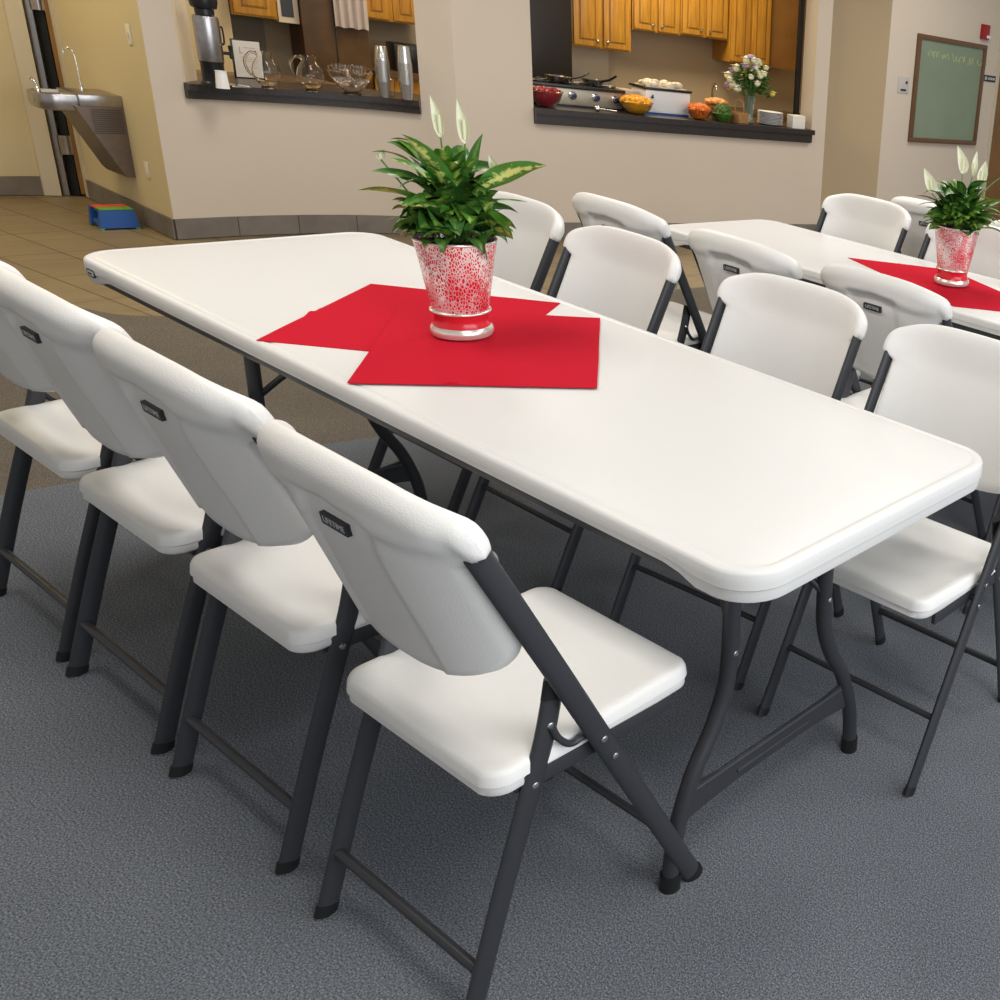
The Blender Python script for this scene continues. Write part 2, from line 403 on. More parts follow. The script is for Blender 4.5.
def make_chair():
    root = empty('folding_chair', (0, 0, 0))
    o = seat_mb().build('seat', plastic, root, angle=50, fixn=True)
    bk = make_backrest().build('backrest', plastic, root, angle=60, fixn=True)
    # label plate with letters, in the recess of the rear face
    vs, fs = text_mesh('LIFETIME', .0115)
    xs = [v.x for v in vs]; w = max(xs)-min(xs)
    s0 = .912; cen = (.052+.034*(.90-s0)/.26)*(1-.62*sstep(.90, 1.01, s0)); base = tline(s0)+NR*(cen+.0080)
    ex = Vector((1, 0, 0)); tl = Matrix.Rotation(math.radians(-17), 3, 'X'); ey = tl @ DD; ez = tl @ NR
    if ez.z < NR.z: tl.invert(); ey = tl @ DD; ez = tl @ NR      # the plate sits on a small wedge, turned up a little
    base = base+ez*.0005
    lb = MB()
    pl = rrect(.031, .0088, .0012, 3)
    v1 = [base+ex*x+ey*y-ez*.004 for x, y in pl]; v2 = [base+ex*x+ey*y+ez*.003 for x, y in pl]; k = len(pl)
    lb.add(v1+v2, [tuple(range(k))[::-1], tuple(range(k, 2*k))]+[(i, (i+1) % k, k+(i+1) % k, k+i) for i in range(k)], 0)
    sc = .050/w
    lb.add([base+ex*(v.x*sc)+ey*(v.y*sc)+ez*(.0030+v.z) for v in vs], fs, 1)
    lp = lb.build('label_plate', [label_m, letter_m], bk, smooth=False); lp['label'] = 'black plate with grey raised letters'
    for sx in (-1, 1):
        xt = sx*.2130; xr = sx*.1925
        top = tline(.905)
        path = smooth_path([(xt*.99, *FS[1:]), (xt*.99, *tline(.30)[1:]), (xt, *tline(.62)[1:]), (xt*1.01, top.y-.002, top.z)], 6)
        path[0] = path[0]+Vector((0, -.006, .013))
        t = MB(); t.tube(path, .0088, 16, r2=.0175, up=(1, 0, 0))
        for s in (.432, .480):
            p = tline(s); t.lathe([(.0001, .002), (.003, .0022), (.0055, .001), (.0058, 0)], 12, 1, capb=False)
            for i in range(len(t.v)-48, len(t.v)):
                x, y, z = t.v[i]; t.v[i] = (xt*1.0+sx*(.0088+z), p.y+x, p.z+y)
        leg = t.build('front_leg', [steel, rivet_m], root, fixn=True)
        cp = MB(); cp.tube([(xt*.99, FS.y+.002, .000), (xt*.99, FS.y-.006, .016)], .0105, 14, r2=.0190, up=(1, 0, 0)); cp.build('foot_cap', black, leg)
        rp = [(xr, .004, .012), (xr, .063, .205), (xr, .122, .385), (xr, .151, .475), (xr, .170, .560)]
        t = MB(); t.tube(smooth_path(rp, 6), .0085, 16, r2=.0170, up=(1, 0, 0))
        for (py, pz) in ((.128, .404), (.156, .495)):
            t.lathe([(.0001, .002), (.003, .0022), (.0055, .001), (.0058, 0)], 12, 1, capb=False)
            for i in range(len(t.v)-48, len(t.v)):
                x, y, z = t.v[i]; t.v[i] = (xr+sx*(.0085+z), py+x, pz+y)
        leg = t.build('rear_leg', [steel, rivet_m], root, fixn=True)
        cp = MB(); cp.tube([(xr, .000, .000), (xr, .006, .020)], .0100, 14, r2=.0185, up=(1, 0, 0))
        cp.build('foot_cap', black, leg)
        cp = MB(); cp.tube([(xr, .1655, .536), (xr, .1715, .568)], .0092, 14, r2=.0180, up=(1, 0, 0)); cp.build('end_cap', black, leg)
        # link bar: from the rear leg to the front tube, dipping between
        p = tline(.480); xl = sx*.2030
        t = MB(); t.tube(smooth_path([(xl, .156, .495), (xl, .166, .468), (xl, .186, .446), (xl, .208, .446), (xl, p.y, p.z)], 6), .0055, 10)
        t.build('link_bar', steel, root)
        xs_ = sx*.176
        t = MB(); t.box((xs_-.012, .105, .395), (xs_+.012, .372, .416), M=Matrix.Identity(4), bev=.003)
        for i, v in enumerate(t.v):
            t.v[i] = (v[0], v[1], v[2]+(v[1]-.105)*.075)
        t.box((xs_+sx*.010, .115, .396), (xs_+sx*.020, .385, .424), bev=.003)
        t.build('seat_rail', steel, root)
    t = MB(); t.tube([(-.1925, .030, .115), (.1925, .030, .115)], .0085, 14); t.build('stretcher', steel, root)
    p = tline(.170); t = MB(); t.tube([(-.2105, p.y, p.z), (.2105, p.y, p.z)], .0075, 14); t.build('stretcher', steel, root)
    p = tline(.455); t = MB(); t.tube([(-.2105, p.y, p.z-.012), (.2105, p.y, p.z-.012)], .0070, 12); t.build('cross_bar', steel, root)
    for ch in root.children_recursive:
        for v in ch.data.vertices: v.co.x *= 1.008
    return root

chair0 = make_chair(); used = []
def chair(x, y, face, label, group, dz=0.):
    """(x,y): midpoint of the rear feet; face +1 looks to +y, -1 to -y; small extra yaw dz"""
    o = chair0 if not used else copy_tree(chair0); used.append(o)
    o.location = (x, y, 0); o.rotation_euler = (0, 0, (0 if face > 0 else PI)+dz)
    tag(o, label, 'chair', group)
    return o
GL = 'chairs along the near side of the front table'
GR = 'chairs along the far side of the front table'
G2 = 'chairs along the near side of the second table'
G2b = 'chairs along the far side of the second table'
G3 = 'chairs beyond the second table'
W_ = 'white folding chair '
R3_ = math.radians(1.0)
chair(-.682, -.706, 1, W_+'at the left picture edge, near side of the front table', GL, R3_)
chair(-.219, -.706, 1, W_+'second from the left, near side of the front table', GL, R3_)
chair(.264, -.706, 1, W_+'between the closest chair and the second from the left', GL, R3_)
chair(.796, -.706, 1, W_+'closest of all, back turned, its rear stretcher in view', GL, R3_)
chair(-.800, .625, -1, W_+'facing us just behind the plant on the front table', GR)
chair(-.247, .590, -1, W_+'facing us across the front table, second beyond the plant', GR)
chair(.388, .600, -1, W_+'facing us across the middle right of the front table', GR, math.radians(4))
chair(.948, .590, -1, W_+'facing us at the right corner of the front table, seat showing', GR, math.radians(1.5))
chair(-.748, .885, 1, W_+'back turned, at the far left of the second table', G2)
chair(-.133, .850, 1, W_+'back turned, second along the near side of the second table', G2)
chair(.391, .885, 1, W_+'back turned, below the red cloth of the second table', G2)
chair(1.03, .88, 1, W_+'only its top corner showing at the right edge of the picture', G2)
chair(-.575, 2.055, -1, W_+'facing us across the second table, left of its plant', G2b)
chair(-.02, 2.055, -1, W_+'facing us right behind the plant on the second table', G2b)
chair(-.47, 2.29, 1, W_+'back turned, peeking out left of the plant on the second table', G3)
chair(.07, 2.29, 1, W_+'back turned, top edge showing right of the second plant', G3)

# ------------------------------------------------------------------ folding table
def make_table(L, W, H=.737, legs=(-.64, .9876)):
    root = empty('folding_table', (0, 0, 0)); hx, hy = L/2, W/2; R = .085
    mb = MB(); n = 14; rings = []
    def outline(off):
        base = rrect(hx-off, hy-off, max(.01, R-off), n); out = []
        k = len(base); ref = rrect(hx, hy, R, n)
        for i in range(k):
            a = base[i]; b = base[(i+1) % k]; p, q = ref[i], ref[(i+1) % k]; d = math.hypot(p[0]-q[0], p[1]-q[1]); m = 60 if d > 1.2 else (14 if d > .3 else 1)
            for j in range(m): out.append((a[0]+(b[0]-a[0])*j/m, a[1]+(b[1]-a[1])*j/m))
        return out
    def depth(x, y):
        # the skirt is deep round the corners and the short ends, shallow along the long sides
        dx = hx-abs(x); k = 1-sstep(.125, .175, dx)
        if abs(y) < hy-.03 and abs(x) > hx-.05: k = 1
        return .041+.018*k
    for off, z in ((hy*.75, 0), (.1, 0), (.030, 0), (.026, -.0006), (.022, -.0022), (.019, -.0012), (.013, 0), (.007, -.0010), (.0025, -.0040), (.0005, -.0080)):
        rings.append([(x, y, H+z) for x, y in outline(off)])
    for off, fr in ((0, .30), (0, .50), (.003, .56), (.0035, .86), (.005, .97), (.009, 1.0), (.016, 1.0), (.020, .85), (.022, .35)):
        rings.append([(x, y, H-.008-(depth(x, y)-.008)*fr) for x, y in outline(off)])
    m = len(rings[0]); vs = [v for r in rings for v in r]; fs = [tuple(range(m))]
    for i in range(len(rings)-1):
        for j in range(m): fs.append((i*m+j, (i+1)*m+j, (i+1)*m+(j+1) % m, i*m+(j+1) % m))
    fs.append(tuple(range((len(rings)-1)*m, len(rings)*m))[::-1])
    mb.add(vs, fs); mb.build('tabletop', table_plastic, root, angle=35, fixn=True)
    for sy in (-1, 1):
        t = MB(); y = sy*(hy-.024); t.box((-hx+.09, y-.010, H-.061), (hx-.09, y+.010, H-.030), bev=.003); t.build('side_rail', steel, root)
    for sx in (-1, 1):
        xx = legs[0] if sx < 0 else legs[1]
        for sy in (-1, 1):
            pts = [(xx, sy*.122, .700), (xx, sy*.125, .55), (xx, sy*.130, .40), (xx, sy*.158, .312), (xx, sy*.207, .225), (xx, sy*.243, .12), (xx, sy*.255, .022)]
            t = MB(); t.tube(smooth_path(pts, 6), .0155, 18)
            t.lathe([(.0001, .002), (.004, .0022), (.0058, 0)], 12, 1, capb=False)
            for i in range(len(t.v)-36, len(t.v)):
                a, b, c = t.v[i]; t.v[i] = (xx+(.0155+c), sy*.127+a, .45+b)
            leg = t.build('leg', [steel, rivet_m], root, fixn=True)
            f = MB(); f.tube([(xx, sy*.2555, 0), (xx, sy*.2545, .034)], .0185, 18); f.build('foot_cap', black, leg)
        # pressed brace plate low between the two legs, flaring upwards at the ends
        t = MB(); m_ = 22; vs = []
        for th in (-.004, .004):
            for i in range(m_+1):
                v = -1+2*i/m_; y = v*(.222+.0); w = abs(v)**3
                top = .190+.018*w+.0; bot = .148-.014*w
                vs.append((xx+th, y, top)); vs.append((xx+th, y, bot))
        q = 2*(m_+1); fs = []
        for i in range(m_):
            fs += [(2*i, 2*i+2, 2*i+3, 2*i+1), (q+2*i, q+2*i+1, q+2*i+3, q+2*i+2), (2*i, q+2*i, q+2*i+2, 2*i+2), (2*i+1, 2*i+3, q+2*i+3, q+2*i+1)]
        fs += [(0, 1, q+1, q), (2*m_, q+2*m_, q+2*m_+1, 2*m_+1)]
        t.add(vs, fs)
        t.tube([(xx, -.205, .190), (xx, .205, .190)], .006, 8)
        t.tube([(xx+.004, -.10, .168), (xx+.004, .10, .168)], .0035, 8)
        t.build('brace_plate', steel, root, angle=30)
        t = MB(); t.box((xx-.014, -.20, H-.05), (xx+.014, .20, H-.024), bev=.003); t.build('leg_mount', steel, root)
        # folding strut from the leg frame up to the middle of the top
        t = MB()
        for sy in (-1, 1): t.tube(smooth_path([(xx, sy*.118, .47), (xx-sx*.12, sy*.07, .575), (xx-sx*.34, sy*.018, H-.045)], 5), .008, 10)
        t.tube([(xx-sx*.34, -.03, H-.045), (xx-sx*.34, .03, H-.045)], .008, 10)
        t.build('folding_strut', steel, root)
    return root
table1 = make_table(2.322, .7169)
table1.rotation_euler = (0, 0, .0197); table1.location = (-.0058, .0097, 0)
# this table is not perfectly level: its top leans about a degree
TILT = Matrix.Translation((0, 0, .7302)) @ Matrix(((.99995, .0002, .01034, 0), (0, .99981, -.01974, 0), (-.01034, .01973, .99975, 0), (0, 0, 0, 1))) @ Matrix.Translation((0, 0, -.737))
TOP1 = Matrix.Translation((-.0058, .0097, 0)) @ TILT
tag(table1, 'long white folding table in the foreground, carrying a plant on two red cloths', 'table', 'white folding tables')
for ch in table1.children:
    if ch.name.split('.')[0] in ('leg', 'brace_plate', 'folding_strut'): ch.location.y -= .092
    else: ch.matrix_basis = TILT @ (Matrix.Translation((0, -.06, 0)) if ch.name.split('.')[0] == 'leg_mount' else Matrix.Identity(4))
# maker's badge on the far corner of the skirt
bd = MB()
pl = rrect(.020, .0085, .008, 6); k = len(pl)
def plate(mb, c, ex, ez, ey, pl, th, mi): 
    v1 = [c+ex*x+ez*z for x, z in pl]; v2 = [c+ex*x+ez*z+ey*th for x, z in pl]; k = len(pl)
    mb.add(v1+v2, [tuple(range(k))[::-1], tuple(range(k, 2*k))]+[(i, (i+1) % k, k+(i+1) % k, k+i) for i in range(k)], mi)
cb = Vector((-1.055, -.3572, .706)); ex = Vector((1, 0, 0)); ez = Vector((0, 0, 1)); ey = Vector((0, -1, 0))
plate(bd, cb, ex, ez, ey, rrect(.022, .0095, .009, 6), .003, 0)
plate(bd, cb+ey*.003, ex, ez, ey, rrect(.0175, .0060, .0055, 6), .0008, 1)
vs, fs = text_mesh('LIFETIME', .0075)
bd.add([cb+ey*(.0039+v.z)+ex*v.x*.75+ez*v.y for v in vs], fs, 0)
o = bd.build('badge', [label_m, letter_m], table1, smooth=False); o.matrix_basis = TILT; o['label'] = 'small rounded badge on the corner of the skirt'
table2 = make_table(2.40, .600, legs=(-.98, .98))
table2.location = (.14, 1.628, 0)
tag(table2, 'second white plastic folding table behind, with one plant on a red cloth', 'table', 'white folding tables')

# ------------------------------------------------------------------ red cloths
def napkin(name, corners, z, label, group, seed, bumps=()):
    a, b, c, d = [Vector((*q, 0)) for q in corners]; n = 46; rnd = random.Random(seed)
    top = []; bot = []
    for i in range(n+1):
        for j in range(n+1):
            u, v = i/n, j/n
            p = (a*(1-u)+b*u)*(1-v)+(d*(1-u)+c*u)*v
            h = .0010+.0012*noise.noise(Vector((p.x*9, p.y*9, seed)))
            for (fu, fv, ax) in ((.5, None, 0), (None, .5, 1)):      # pressed fold lines
                t = abs((u if ax == 0 else v)-.5); h += .0011*math.exp(-(t/.008)**2)
            for (bu, bv, br, bh) in bumps: h += bh*math.exp(-((u-bu)**2+(v-bv)**2)/br**2)
            e = min(u, v, 1-u, 1-v); 
            top.append((p.x+.0015*noise.noise(Vector((p.x*7, p.y*7, 3))), p.y+.0015*noise.noise(Vector((p.x*7, p.y*7, 9))), z+max(.0009, h)+.0009))
            bot.append((p.x, p.y, z))
    fs = []; q = (n+1)**2
    for i in range(n):
        for j in range(n):
            A = i*(n+1)+j; fs += [(A, A+n+1, A+n+2, A+1), (q+A, q+A+1, q+A+n+2, q+A+n+1)]
    for i in range(n):
        for (A, B) in ((i*(n+1), (i+1)*(n+1)), ((i+1)*(n+1)+n, i*(n+1)+n), (i+1, i), (n*(n+1)+i, n*(n+1)+i+1)): fs.append((A, B, q+B, q+A))
    mb = MB(); mb.add(top+bot, fs)
    o = mb.build(name, red_m, None, fixn=True); tag(o, label, 'cloth', group); return o
o = napkin('red_cloth', ((-.268, -.358), (.10, -.080), (-.215, .322), (-.585, .038)), .7372, 'red cloth whose corner points left, under the other on the front table', 'red cloths on the tables', 1, ((.0, .42, .03, .006), (.5, 1, .03, .003)))
o.matrix_world = TOP1
o = napkin('red_cloth', ((.077, -.350), (.370, -.002), (-.044, .317), (-.345, -.020)), .7404, 'upper red cloth on the front table, its straight edge towards us', 'red cloths on the tables', 2, ((.40, 0, .03, .006),))
o.matrix_world = TOP1
napkin('red_cloth', ((-.333, 1.626), (.34, 1.372), (.62, 1.60), (-.02, 1.86)), .7372, 'red cloth under the pot on the second table', 'red cloths on the tables', 3, ((.45, .4, .05, .004),))

# ------------------------------------------------------------------ potted plants
def leaf(mb, base, d0, length, width, droop, roll, mi=0, cup=.25, heart=0., nl=12, nw=6):
    """blade growing from base in direction d0, bending down with droop"""
    d = Vector(d0).normalized(); side = d.cross(Vector((0, 0, 1)))
    if side.length < .05: side = Vector((1, 0, 0))
    side.normalize(); side = Matrix.Rotation(roll, 3, d) @ side
    p = Vector(base); step = length/nl; rows = []; uvs = []
    for i in range(nl+1):
        t = i/nl
        if heart: w = width*(math.sin(PI*min(1, t**.62))**.8)*(1 if t > .001 else 0)
        else: w = width*(math.sin(PI*t**.85)**.85)*(1-.25*t)
        w = max(w, .0008)
        nrm = side.cross(d).normalized()
        for j in range(nw+1):
            s = -1+2*j/nw
            q = p+side*(w*s)+nrm*(cup*w*abs(s)**1.3+.06*w*math.sin(9*t+j))
            rows.append(q); uvs.append((j/nw, t))
        p = p+d*step
        ax = side; d = (Matrix.Rotation(-droop/nl*(.5+t), 3, ax) @ d).normalized()
    fs = []
    for i in range(nl):
        for j in range(nw):
            A = i*(nw+1)+j; fs.append((A, A+1, A+nw+2, A+nw+1))
    mb.add(rows, fs, mi, uvs)
def stem(mb, a, b, r=.0022, sag=.02, mi=0):
    a = Vector(a); b = Vector(b); m = (a+b)/2+Vector((0, 0, sag)); mb.tube(smooth_path([a, m, b], 5), r, 6, mi)
def make_pot(root, seed=0, red=True):
    
    R0, R1 = .058, .083
    t = MB(); t.lathe([(R0*.97, .056), (R0*1.0, .064), (.0605, .08), (.068, .125), (.0755, .175), (R1, .222)], 56, 0, capb=False)
    t.lathe([(R1-.004, .222), (R1-.008, .205), (.064, .125), (.05, .064)], 56, 0, capb=False)
    pot = t.build('pot', pot_m, root, angle=60, fixn=False)
    t = MB(); prof = []
    for k in range(13): a = 2*PI*k/12; prof.append((R1-.001+.0030*math.cos(a), .223+.0030*math.sin(a)))
    t.lathe(prof, 56, 0, capb=False)
    r_ = t.build('rim', silver_pot, pot); r_['label'] = 'polished silver rolled rim'
    t = MB(); prof = []
    for k in range(13): a = 2*PI*k/12; prof.append((.0595+.0035*math.cos(a), .060+.0032*math.sin(a)))
    t.lathe(prof, 56, 0, capb=False); r_ = t.build('band', silver_pot, pot); r_['label'] = 'polished silver band near the foot'
    t = MB(); t.lathe([(.057, .0), (.0625, .003), (.0655, .011), (.064, .020), (.060, .025), (.056, .0255)], 56, 0); b_ = t.build('base', silver_pot, root); b_['label'] = 'polished silver foot ring'
    t = MB(); t.lathe([(.0595, .025), (.0560, .033), (.0550, .042), (.0565, .056)], 56, 0, capb=False); n_ = t.build('foot', mat_red_gloss, root)
    t = MB(); t.lathe([(.0005, .214), (.03, .213), (.06, .211), (.0755, .208)], 32, 0, capb=False)
    for i in range(len(t.v)): x, y, z = t.v[i]; t.v[i] = (x, y, z+.005*noise.noise(Vector((x*60, y*60, seed))))
    t.build('soil', soil_m, root, fixn=True)
mat_red_gloss = mat('red_gloss', (.60, .015, .03), .15)

def spathe(name, root, base, tip, length, rot, width=.020, twist=0.):
    """cream flower on a thin stalk"""
    mb = MB(); base = Vector(base); tip = Vector(tip)
    stem(mb, base, tip, .0018, .01, 1)
    d = (tip-base).normalized()*.35+Vector((0, 0, 1)); d.normalize()
    side = Matrix.Rotation(rot, 3, 'Z') @ Vector((1, 0, 0)); nrm = side.cross(d).normalized()
    nl, nw = 14, 8; vs = []; uv = []
    for i in range(nl+1):
        t = i/nl; w = width*(math.sin(PI*min(1, t**.7))**.9)+.0004
        c = tip+d*(length*t)+nrm*(-.012*math.sin(PI*t)*.6)+side*(twist*t*t)
        for j in range(nw+1):
            s = -1+2*j/nw; vs.append(c+side*(w*s)+nrm*(w*1.0*(s*s)-.2*w)); uv.append((j/nw, t))
    fs = [(i*(nw+1)+j, i*(nw+1)+j+1, (i+1)*(nw+1)+j+1, (i+1)*(nw+1)+j) for i in range(nl) for j in range(nw)]
    mb.add(vs, fs, 0, uv)
    mb.tube([tip+d*(length*.10), tip+d*(length*.55)], .0032, 8, 2)
    o = mb.build(name, [spathe_m, stem_m, cream_petal], root, uv=True); return o

def make_plant(root, seed, var):
    rnd = random.Random(seed); Z = .205
    fol = MB()
    # low leafy mound: ivy like, dark
    for i in range(135):
        a = rnd.uniform(0, 2*PI); rr = .012+.066*math.sqrt(rnd.random()); z0 = Z+rnd.uniform(.012, .12)*(1-rr/.14)
        el = rnd.uniform(-.02, 1.0); dr = rnd.uniform(-.5, .5)
        d = Vector((math.cos(a+dr)*math.cos(el), math.sin(a+dr)*math.cos(el), math.sin(el)))
        leaf(fol, (rr*math.cos(a), rr*math.sin(a), z0), d, rnd.uniform(.050, .078), rnd.uniform(.023, .034), rnd.uniform(.5, 1.7), rnd.uniform(-.6, .6), 0 if rnd.random() < .62 else 1, heart=1, nl=8, nw=4)
    for i in range(60):      # upper middle
        a = rnd.uniform(0, 2*PI); rr = rnd.uniform(.0, .045)
        el = rnd.uniform(.25, 1.25); z0 = Z+rnd.uniform(.02, .13)
        d = Vector((math.cos(a)*math.cos(el), math.sin(a)*math.cos(el), math.sin(el)))
        leaf(fol, (rr*math.cos(a), rr*math.sin(a), z0), d, rnd.uniform(.075, .125), rnd.uniform(.020, .030), rnd.uniform(.6, 1.5), rnd.uniform(-.5, .5), rnd.choice((0, 0, 1)), nl=10, nw=4)
    return fol, rnd

def cam_dir(dx, dz, dy=0.):
    """direction in the table's frame: dx to the viewer's right, dz up, dy away; the viewer stands at (2.1,-1.3)"""
    r = Vector((.50, .866, 0)); f = Vector((-.866, .50, 0))
    return (r*dx+f*dy+Vector((0, 0, dz))).normalized()

plant1 = empty('potted_plant', (0, 0, 0)); plant1.matrix_world = TOP1 @ Matrix.Translation((-.088, -.018, .7442))
tag(plant1, 'green plant in a red and silver crackled pot on the front table', 'plant', 'potted plants on the tables')
make_pot(plant1, 1)
fol, rnd = make_plant(plant1, 4, True)
Z = .205
def L1(dx, dz, dy, ln, w, droop, roll, mi, z0=.06, off=.02, **k):
    d = cam_dir(dx, dz, dy); b = Vector((d.x*off, d.y*off, Z+z0)); leaf(fol, b, d, ln, w, droop, roll, mi, **k)
def far_leaf(tx, tz, ty, dirx, dirz, ln, w, droop, roll, mi, diry=0., **k):
    """blade on a petiole: starts at the point (tx right, tz above soil, ty away)"""
    r = Vector((.50, .866, 0)); f = Vector((-.866, .50, 0))
    b = r*tx+f*ty+Vector((0, 0, Z+tz)); stem(fol, (b.x*.2, b.y*.2, Z), b, .0024, .01, 3)
    leaf(fol, b, cam_dir(dirx, dirz, diry), ln, w, droop, roll, mi, **k)
# large variegated blades
far_leaf(.050, .095, -.02, 1.0, .50, .190, .030, .55, -.9, 2, nl=16)
far_leaf(.010, .065, -.04, -.42, .85, .185, .036, .75, .5, 2, diry=-.15, nl=16)
far_leaf(-.005, .075, -.035, -.62, .72, .150, .028, .8, -.3, 2, diry=-.2, nl=16)
far_leaf(.005, .05, -.06, -.75, .40, .120, .026, .6, .4, 2, diry=-.4, nl=14)
far_leaf(.035, .09, .02, .30, .95, .120, .018, .5, .9, 0)
far_leaf(-.04, .13, .0, -.75, .62, .105, .022, .8, -.4, 0)
far_leaf(-.05, .10, -.02, -.95, .35, .125, .024, .5, -.3, 0)
far_leaf(-.05, .07, -.03, -1, .30, .155, .026, .45, .35, 1, nl=14)
far_leaf(-.08, .14, .0, -1, .40, .090, .014, .6, .2, 1)
far_leaf(-.05, .16, .02, -.9, .50, .080, .013, .8, .2, 0)
far_leaf(-.07, .04, -.02, -1, .10, .080, .013, .4, .0, 1)
far_leaf(.06, .07, .02, 1.0, .16, .120, .011, .3, .1, 1)
far_leaf(.06, .06, .0, 1.0, .22, .095, .022, .7, -.5, 0)
far_leaf(.07, .045, -.02, 1.0, .05, .080, .028, .8, -.6, 1, heart=1)
far_leaf(.070, .045, -.05, .80, -.15, .075, .032, .9, -.8, 1, heart=1)
far_leaf(.05, .030, -.080, .12, -.2, .058, .024, .6, 0, 1, heart=1)
far_leaf(.00, .02, -.08, -.35, .1, .075, .022, .9, .3, 1, heart=1)
far_leaf(-.065, .035, -.05, -.7, .1, .080, .036, 1.0, .3, 0, heart=1)
far_leaf(.03, .07, -.07, .5, .3, .080, .025, 1.0, -.3, 0, heart=1)
far_leaf(-.02, .05, -.075, -.5, .3, .085, .025, 1.0, .3, 0, heart=1)
fol.v = [(x*.84, y*.84, Z+.012+(z-Z)*1.18) for x, y, z in fol.v]
o = fol.build('foliage', [leaf_dark, leaf_mid, leaf_var, stem_m], plant1, uv=True)
R_ = Vector((.50, .866, 0)); F_ = Vector((-.866, .50, 0))
spathe('flower', plant1, R_*0+Vector((0, 0, Z)), R_*-.012+F_*.0+Vector((0, 0, Z+.235)), .085, 1.0, .0100, -.012)
spathe('flower', plant1, R_*.02+Vector((0, 0, Z)), R_*.033+F_*.0+Vector((0, 0, Z+.225)), .092, 1.0, .0110, -.010)
spathe('flower', plant1, R_*.02+Vector((0, 0, Z)), R_*.085+Vector((0, 0, Z+.170)), .035, 1.0, .008, -.010)
spathe('flower', plant1, R_*-.02+Vector((0, 0, Z)), R_*-.125+Vector((0, 0, Z+.180)), .022, 1.0, .007, .010)

plant2 = empty('potted_plant', (.140, 1.640, .7425))
tag(plant2, 'green plant with four cream spathes in a pink and silver pot, second table', 'plant', 'potted plants on the tables')
make_pot(plant2, 2)
fol, rnd = make_plant(plant2, 11, True)
for i in range(22):
    a = rnd.uniform(0, 2*PI); el = rnd.uniform(.35, 1.2)
    d = (math.cos(a)*math.cos(el), math.sin(a)*math.cos(el), math.sin(el))
    leaf(fol, (.02*math.cos(a), .02*math.sin(a), Z+.04), d, rnd.uniform(.15, .21), rnd.uniform(.018, .026), rnd.uniform(.5, 1.3), rnd.uniform(-.4, .4), rnd.choice((0, 0, 1)), nl=12)
far_leaf(.05, .05, -.03, .9, .65, .19, .030, .6, -.6, 2, nl=14)
far_leaf(.05, .08, -.02, .55, .9, .17, .028, .5, -.4, 2, nl=14)
far_leaf(.02, .05, -.05, .3, .8, .15, .026, .6, -.2, 2, nl=14)
far_leaf(-.05, .07, -.02, -.9, .35, .15, .020, .9, .2, 0)
far_leaf(-.05, .03, -.03, -1, .15, .14, .022, .8, .2, 0)
far_leaf(.08, .01, -.03, 1, .15, .12, .020, .9, -.3, 1)
fol.v = [(x*.90, y*.90, Z+.008+(z-Z)*1.05) for x, y, z in fol.v]
fol.build('foliage', [leaf_dark, leaf_mid, leaf_var, stem_m], plant2, uv=True)
spathe('flower', plant2, R_*0+Vector((0, 0, Z)), R_*-.115+Vector((0, 0, Z+.135)), .090, 1.0, .022, -.022)
spathe('flower', plant2, R_*0+Vector((0, 0, Z)), R_*-.005+Vector((0, 0, Z+.215)), .100, 1.0, .020, -.030)
spathe('flower', plant2, R_*.01+Vector((0, 0, Z)), R_*.045+F_*.02+Vector((0, 0, Z+.205)), .095, 1.4, .015, .005)
spathe('flower', plant2, R_*.02+Vector((0, 0, Z)), R_*.070+Vector((0, 0, Z+.185)), .085, .8, .018, .006)
plant2.scale = (.98, .98, .92)

# ------------------------------------------------------------------ floor and carpets
mb = MB(); mb.box((-9, -4, -.06), (6, 10, -.004)); struct(mb.build('floor', tile_m, smooth=False))
edge = smooth_path([(-6.5, -.95, 0), (-4.6, -.10, 0), (-3.86, .124, 0), (-3.33, .235, 0), (-3.086, .412, 0), (-2.85, 1.0, 0), (-2.70, 1.7, 0), (-2.60, 2.35, 0), (-2.52, 2.85, 0), (-2.35, 4.2, 0), (-2.2, 6.0, 0), (-2.1, 10, 0)], 5)
mb = MB(); mb.prism([(-6.5, -4)]+[(p.x, p.y) for p in edge]+[(-.6, 10), (-.6, -4)], -.004, -.0008)
o = struct(mb.build('floor', carpet_brown, smooth=False)); o['label'] = 'brown carpet border along the tiles'
ring = smooth_path([(-1.75, -4, 0), (-1.60, -2, 0), (-1.475, -.54, 0), (-1.462, -.37, 0), (-1.33, .35, 0), (-1.10, 1.4, 0), (-.85, 2.6, 0), (-.4, 4.4, 0), (.5, 10, 0)], 5)
mb = MB(); mb.prism([(p.x, p.y) for p in ring]+[(6, 10), (6, -4)], -.004, 0)
o = struct(mb.build('floor', carpet_grey, smooth=False)); o['label'] = 'blue grey carpet'

# ------------------------------------------------------------------ walls
CEIL = 2.75
def off_poly(pts, t):
    """offset a plan polyline to its left (away from the room)"""
    out = []
    for i, p in enumerate(pts):
        a = Vector(pts[max(i-1, 0)]); b = Vector(pts[min(i+1, len(pts)-1)]); d = (b-a).normalized(); out.append((p[0]-d.y*t, p[1]+d.x*t))
    return out
Apts = [(p.x, p.y) for p in smooth_path([(-4.552, 1.0235, 0), (-4.565, 1.35, 0), (-4.535, 1.68, 0), (-4.46, 1.98, 0), (-4.330, 2.225, 0), (-4.1517, 2.392, 0)], 6)]
A0 = Vector((-4.1517, 2.3922, 0)); dB = Vector((.27776, .96065, 0)); nB = Vector((-.96065, .27776, 0))
def B(s, D, z=0.): return A0+dB*s+nB*D+Vector((0, 0, z))
SB = 2.63
LT = .13                                   # wall thickness
def tuck(pts, o):
    # the first end of the wall turns in behind the face of the hall wall
    if pts[0] == Apts[0]: o[0] = (-4.63, 1.075); o[1] = (-4.68, 1.10)
    return o
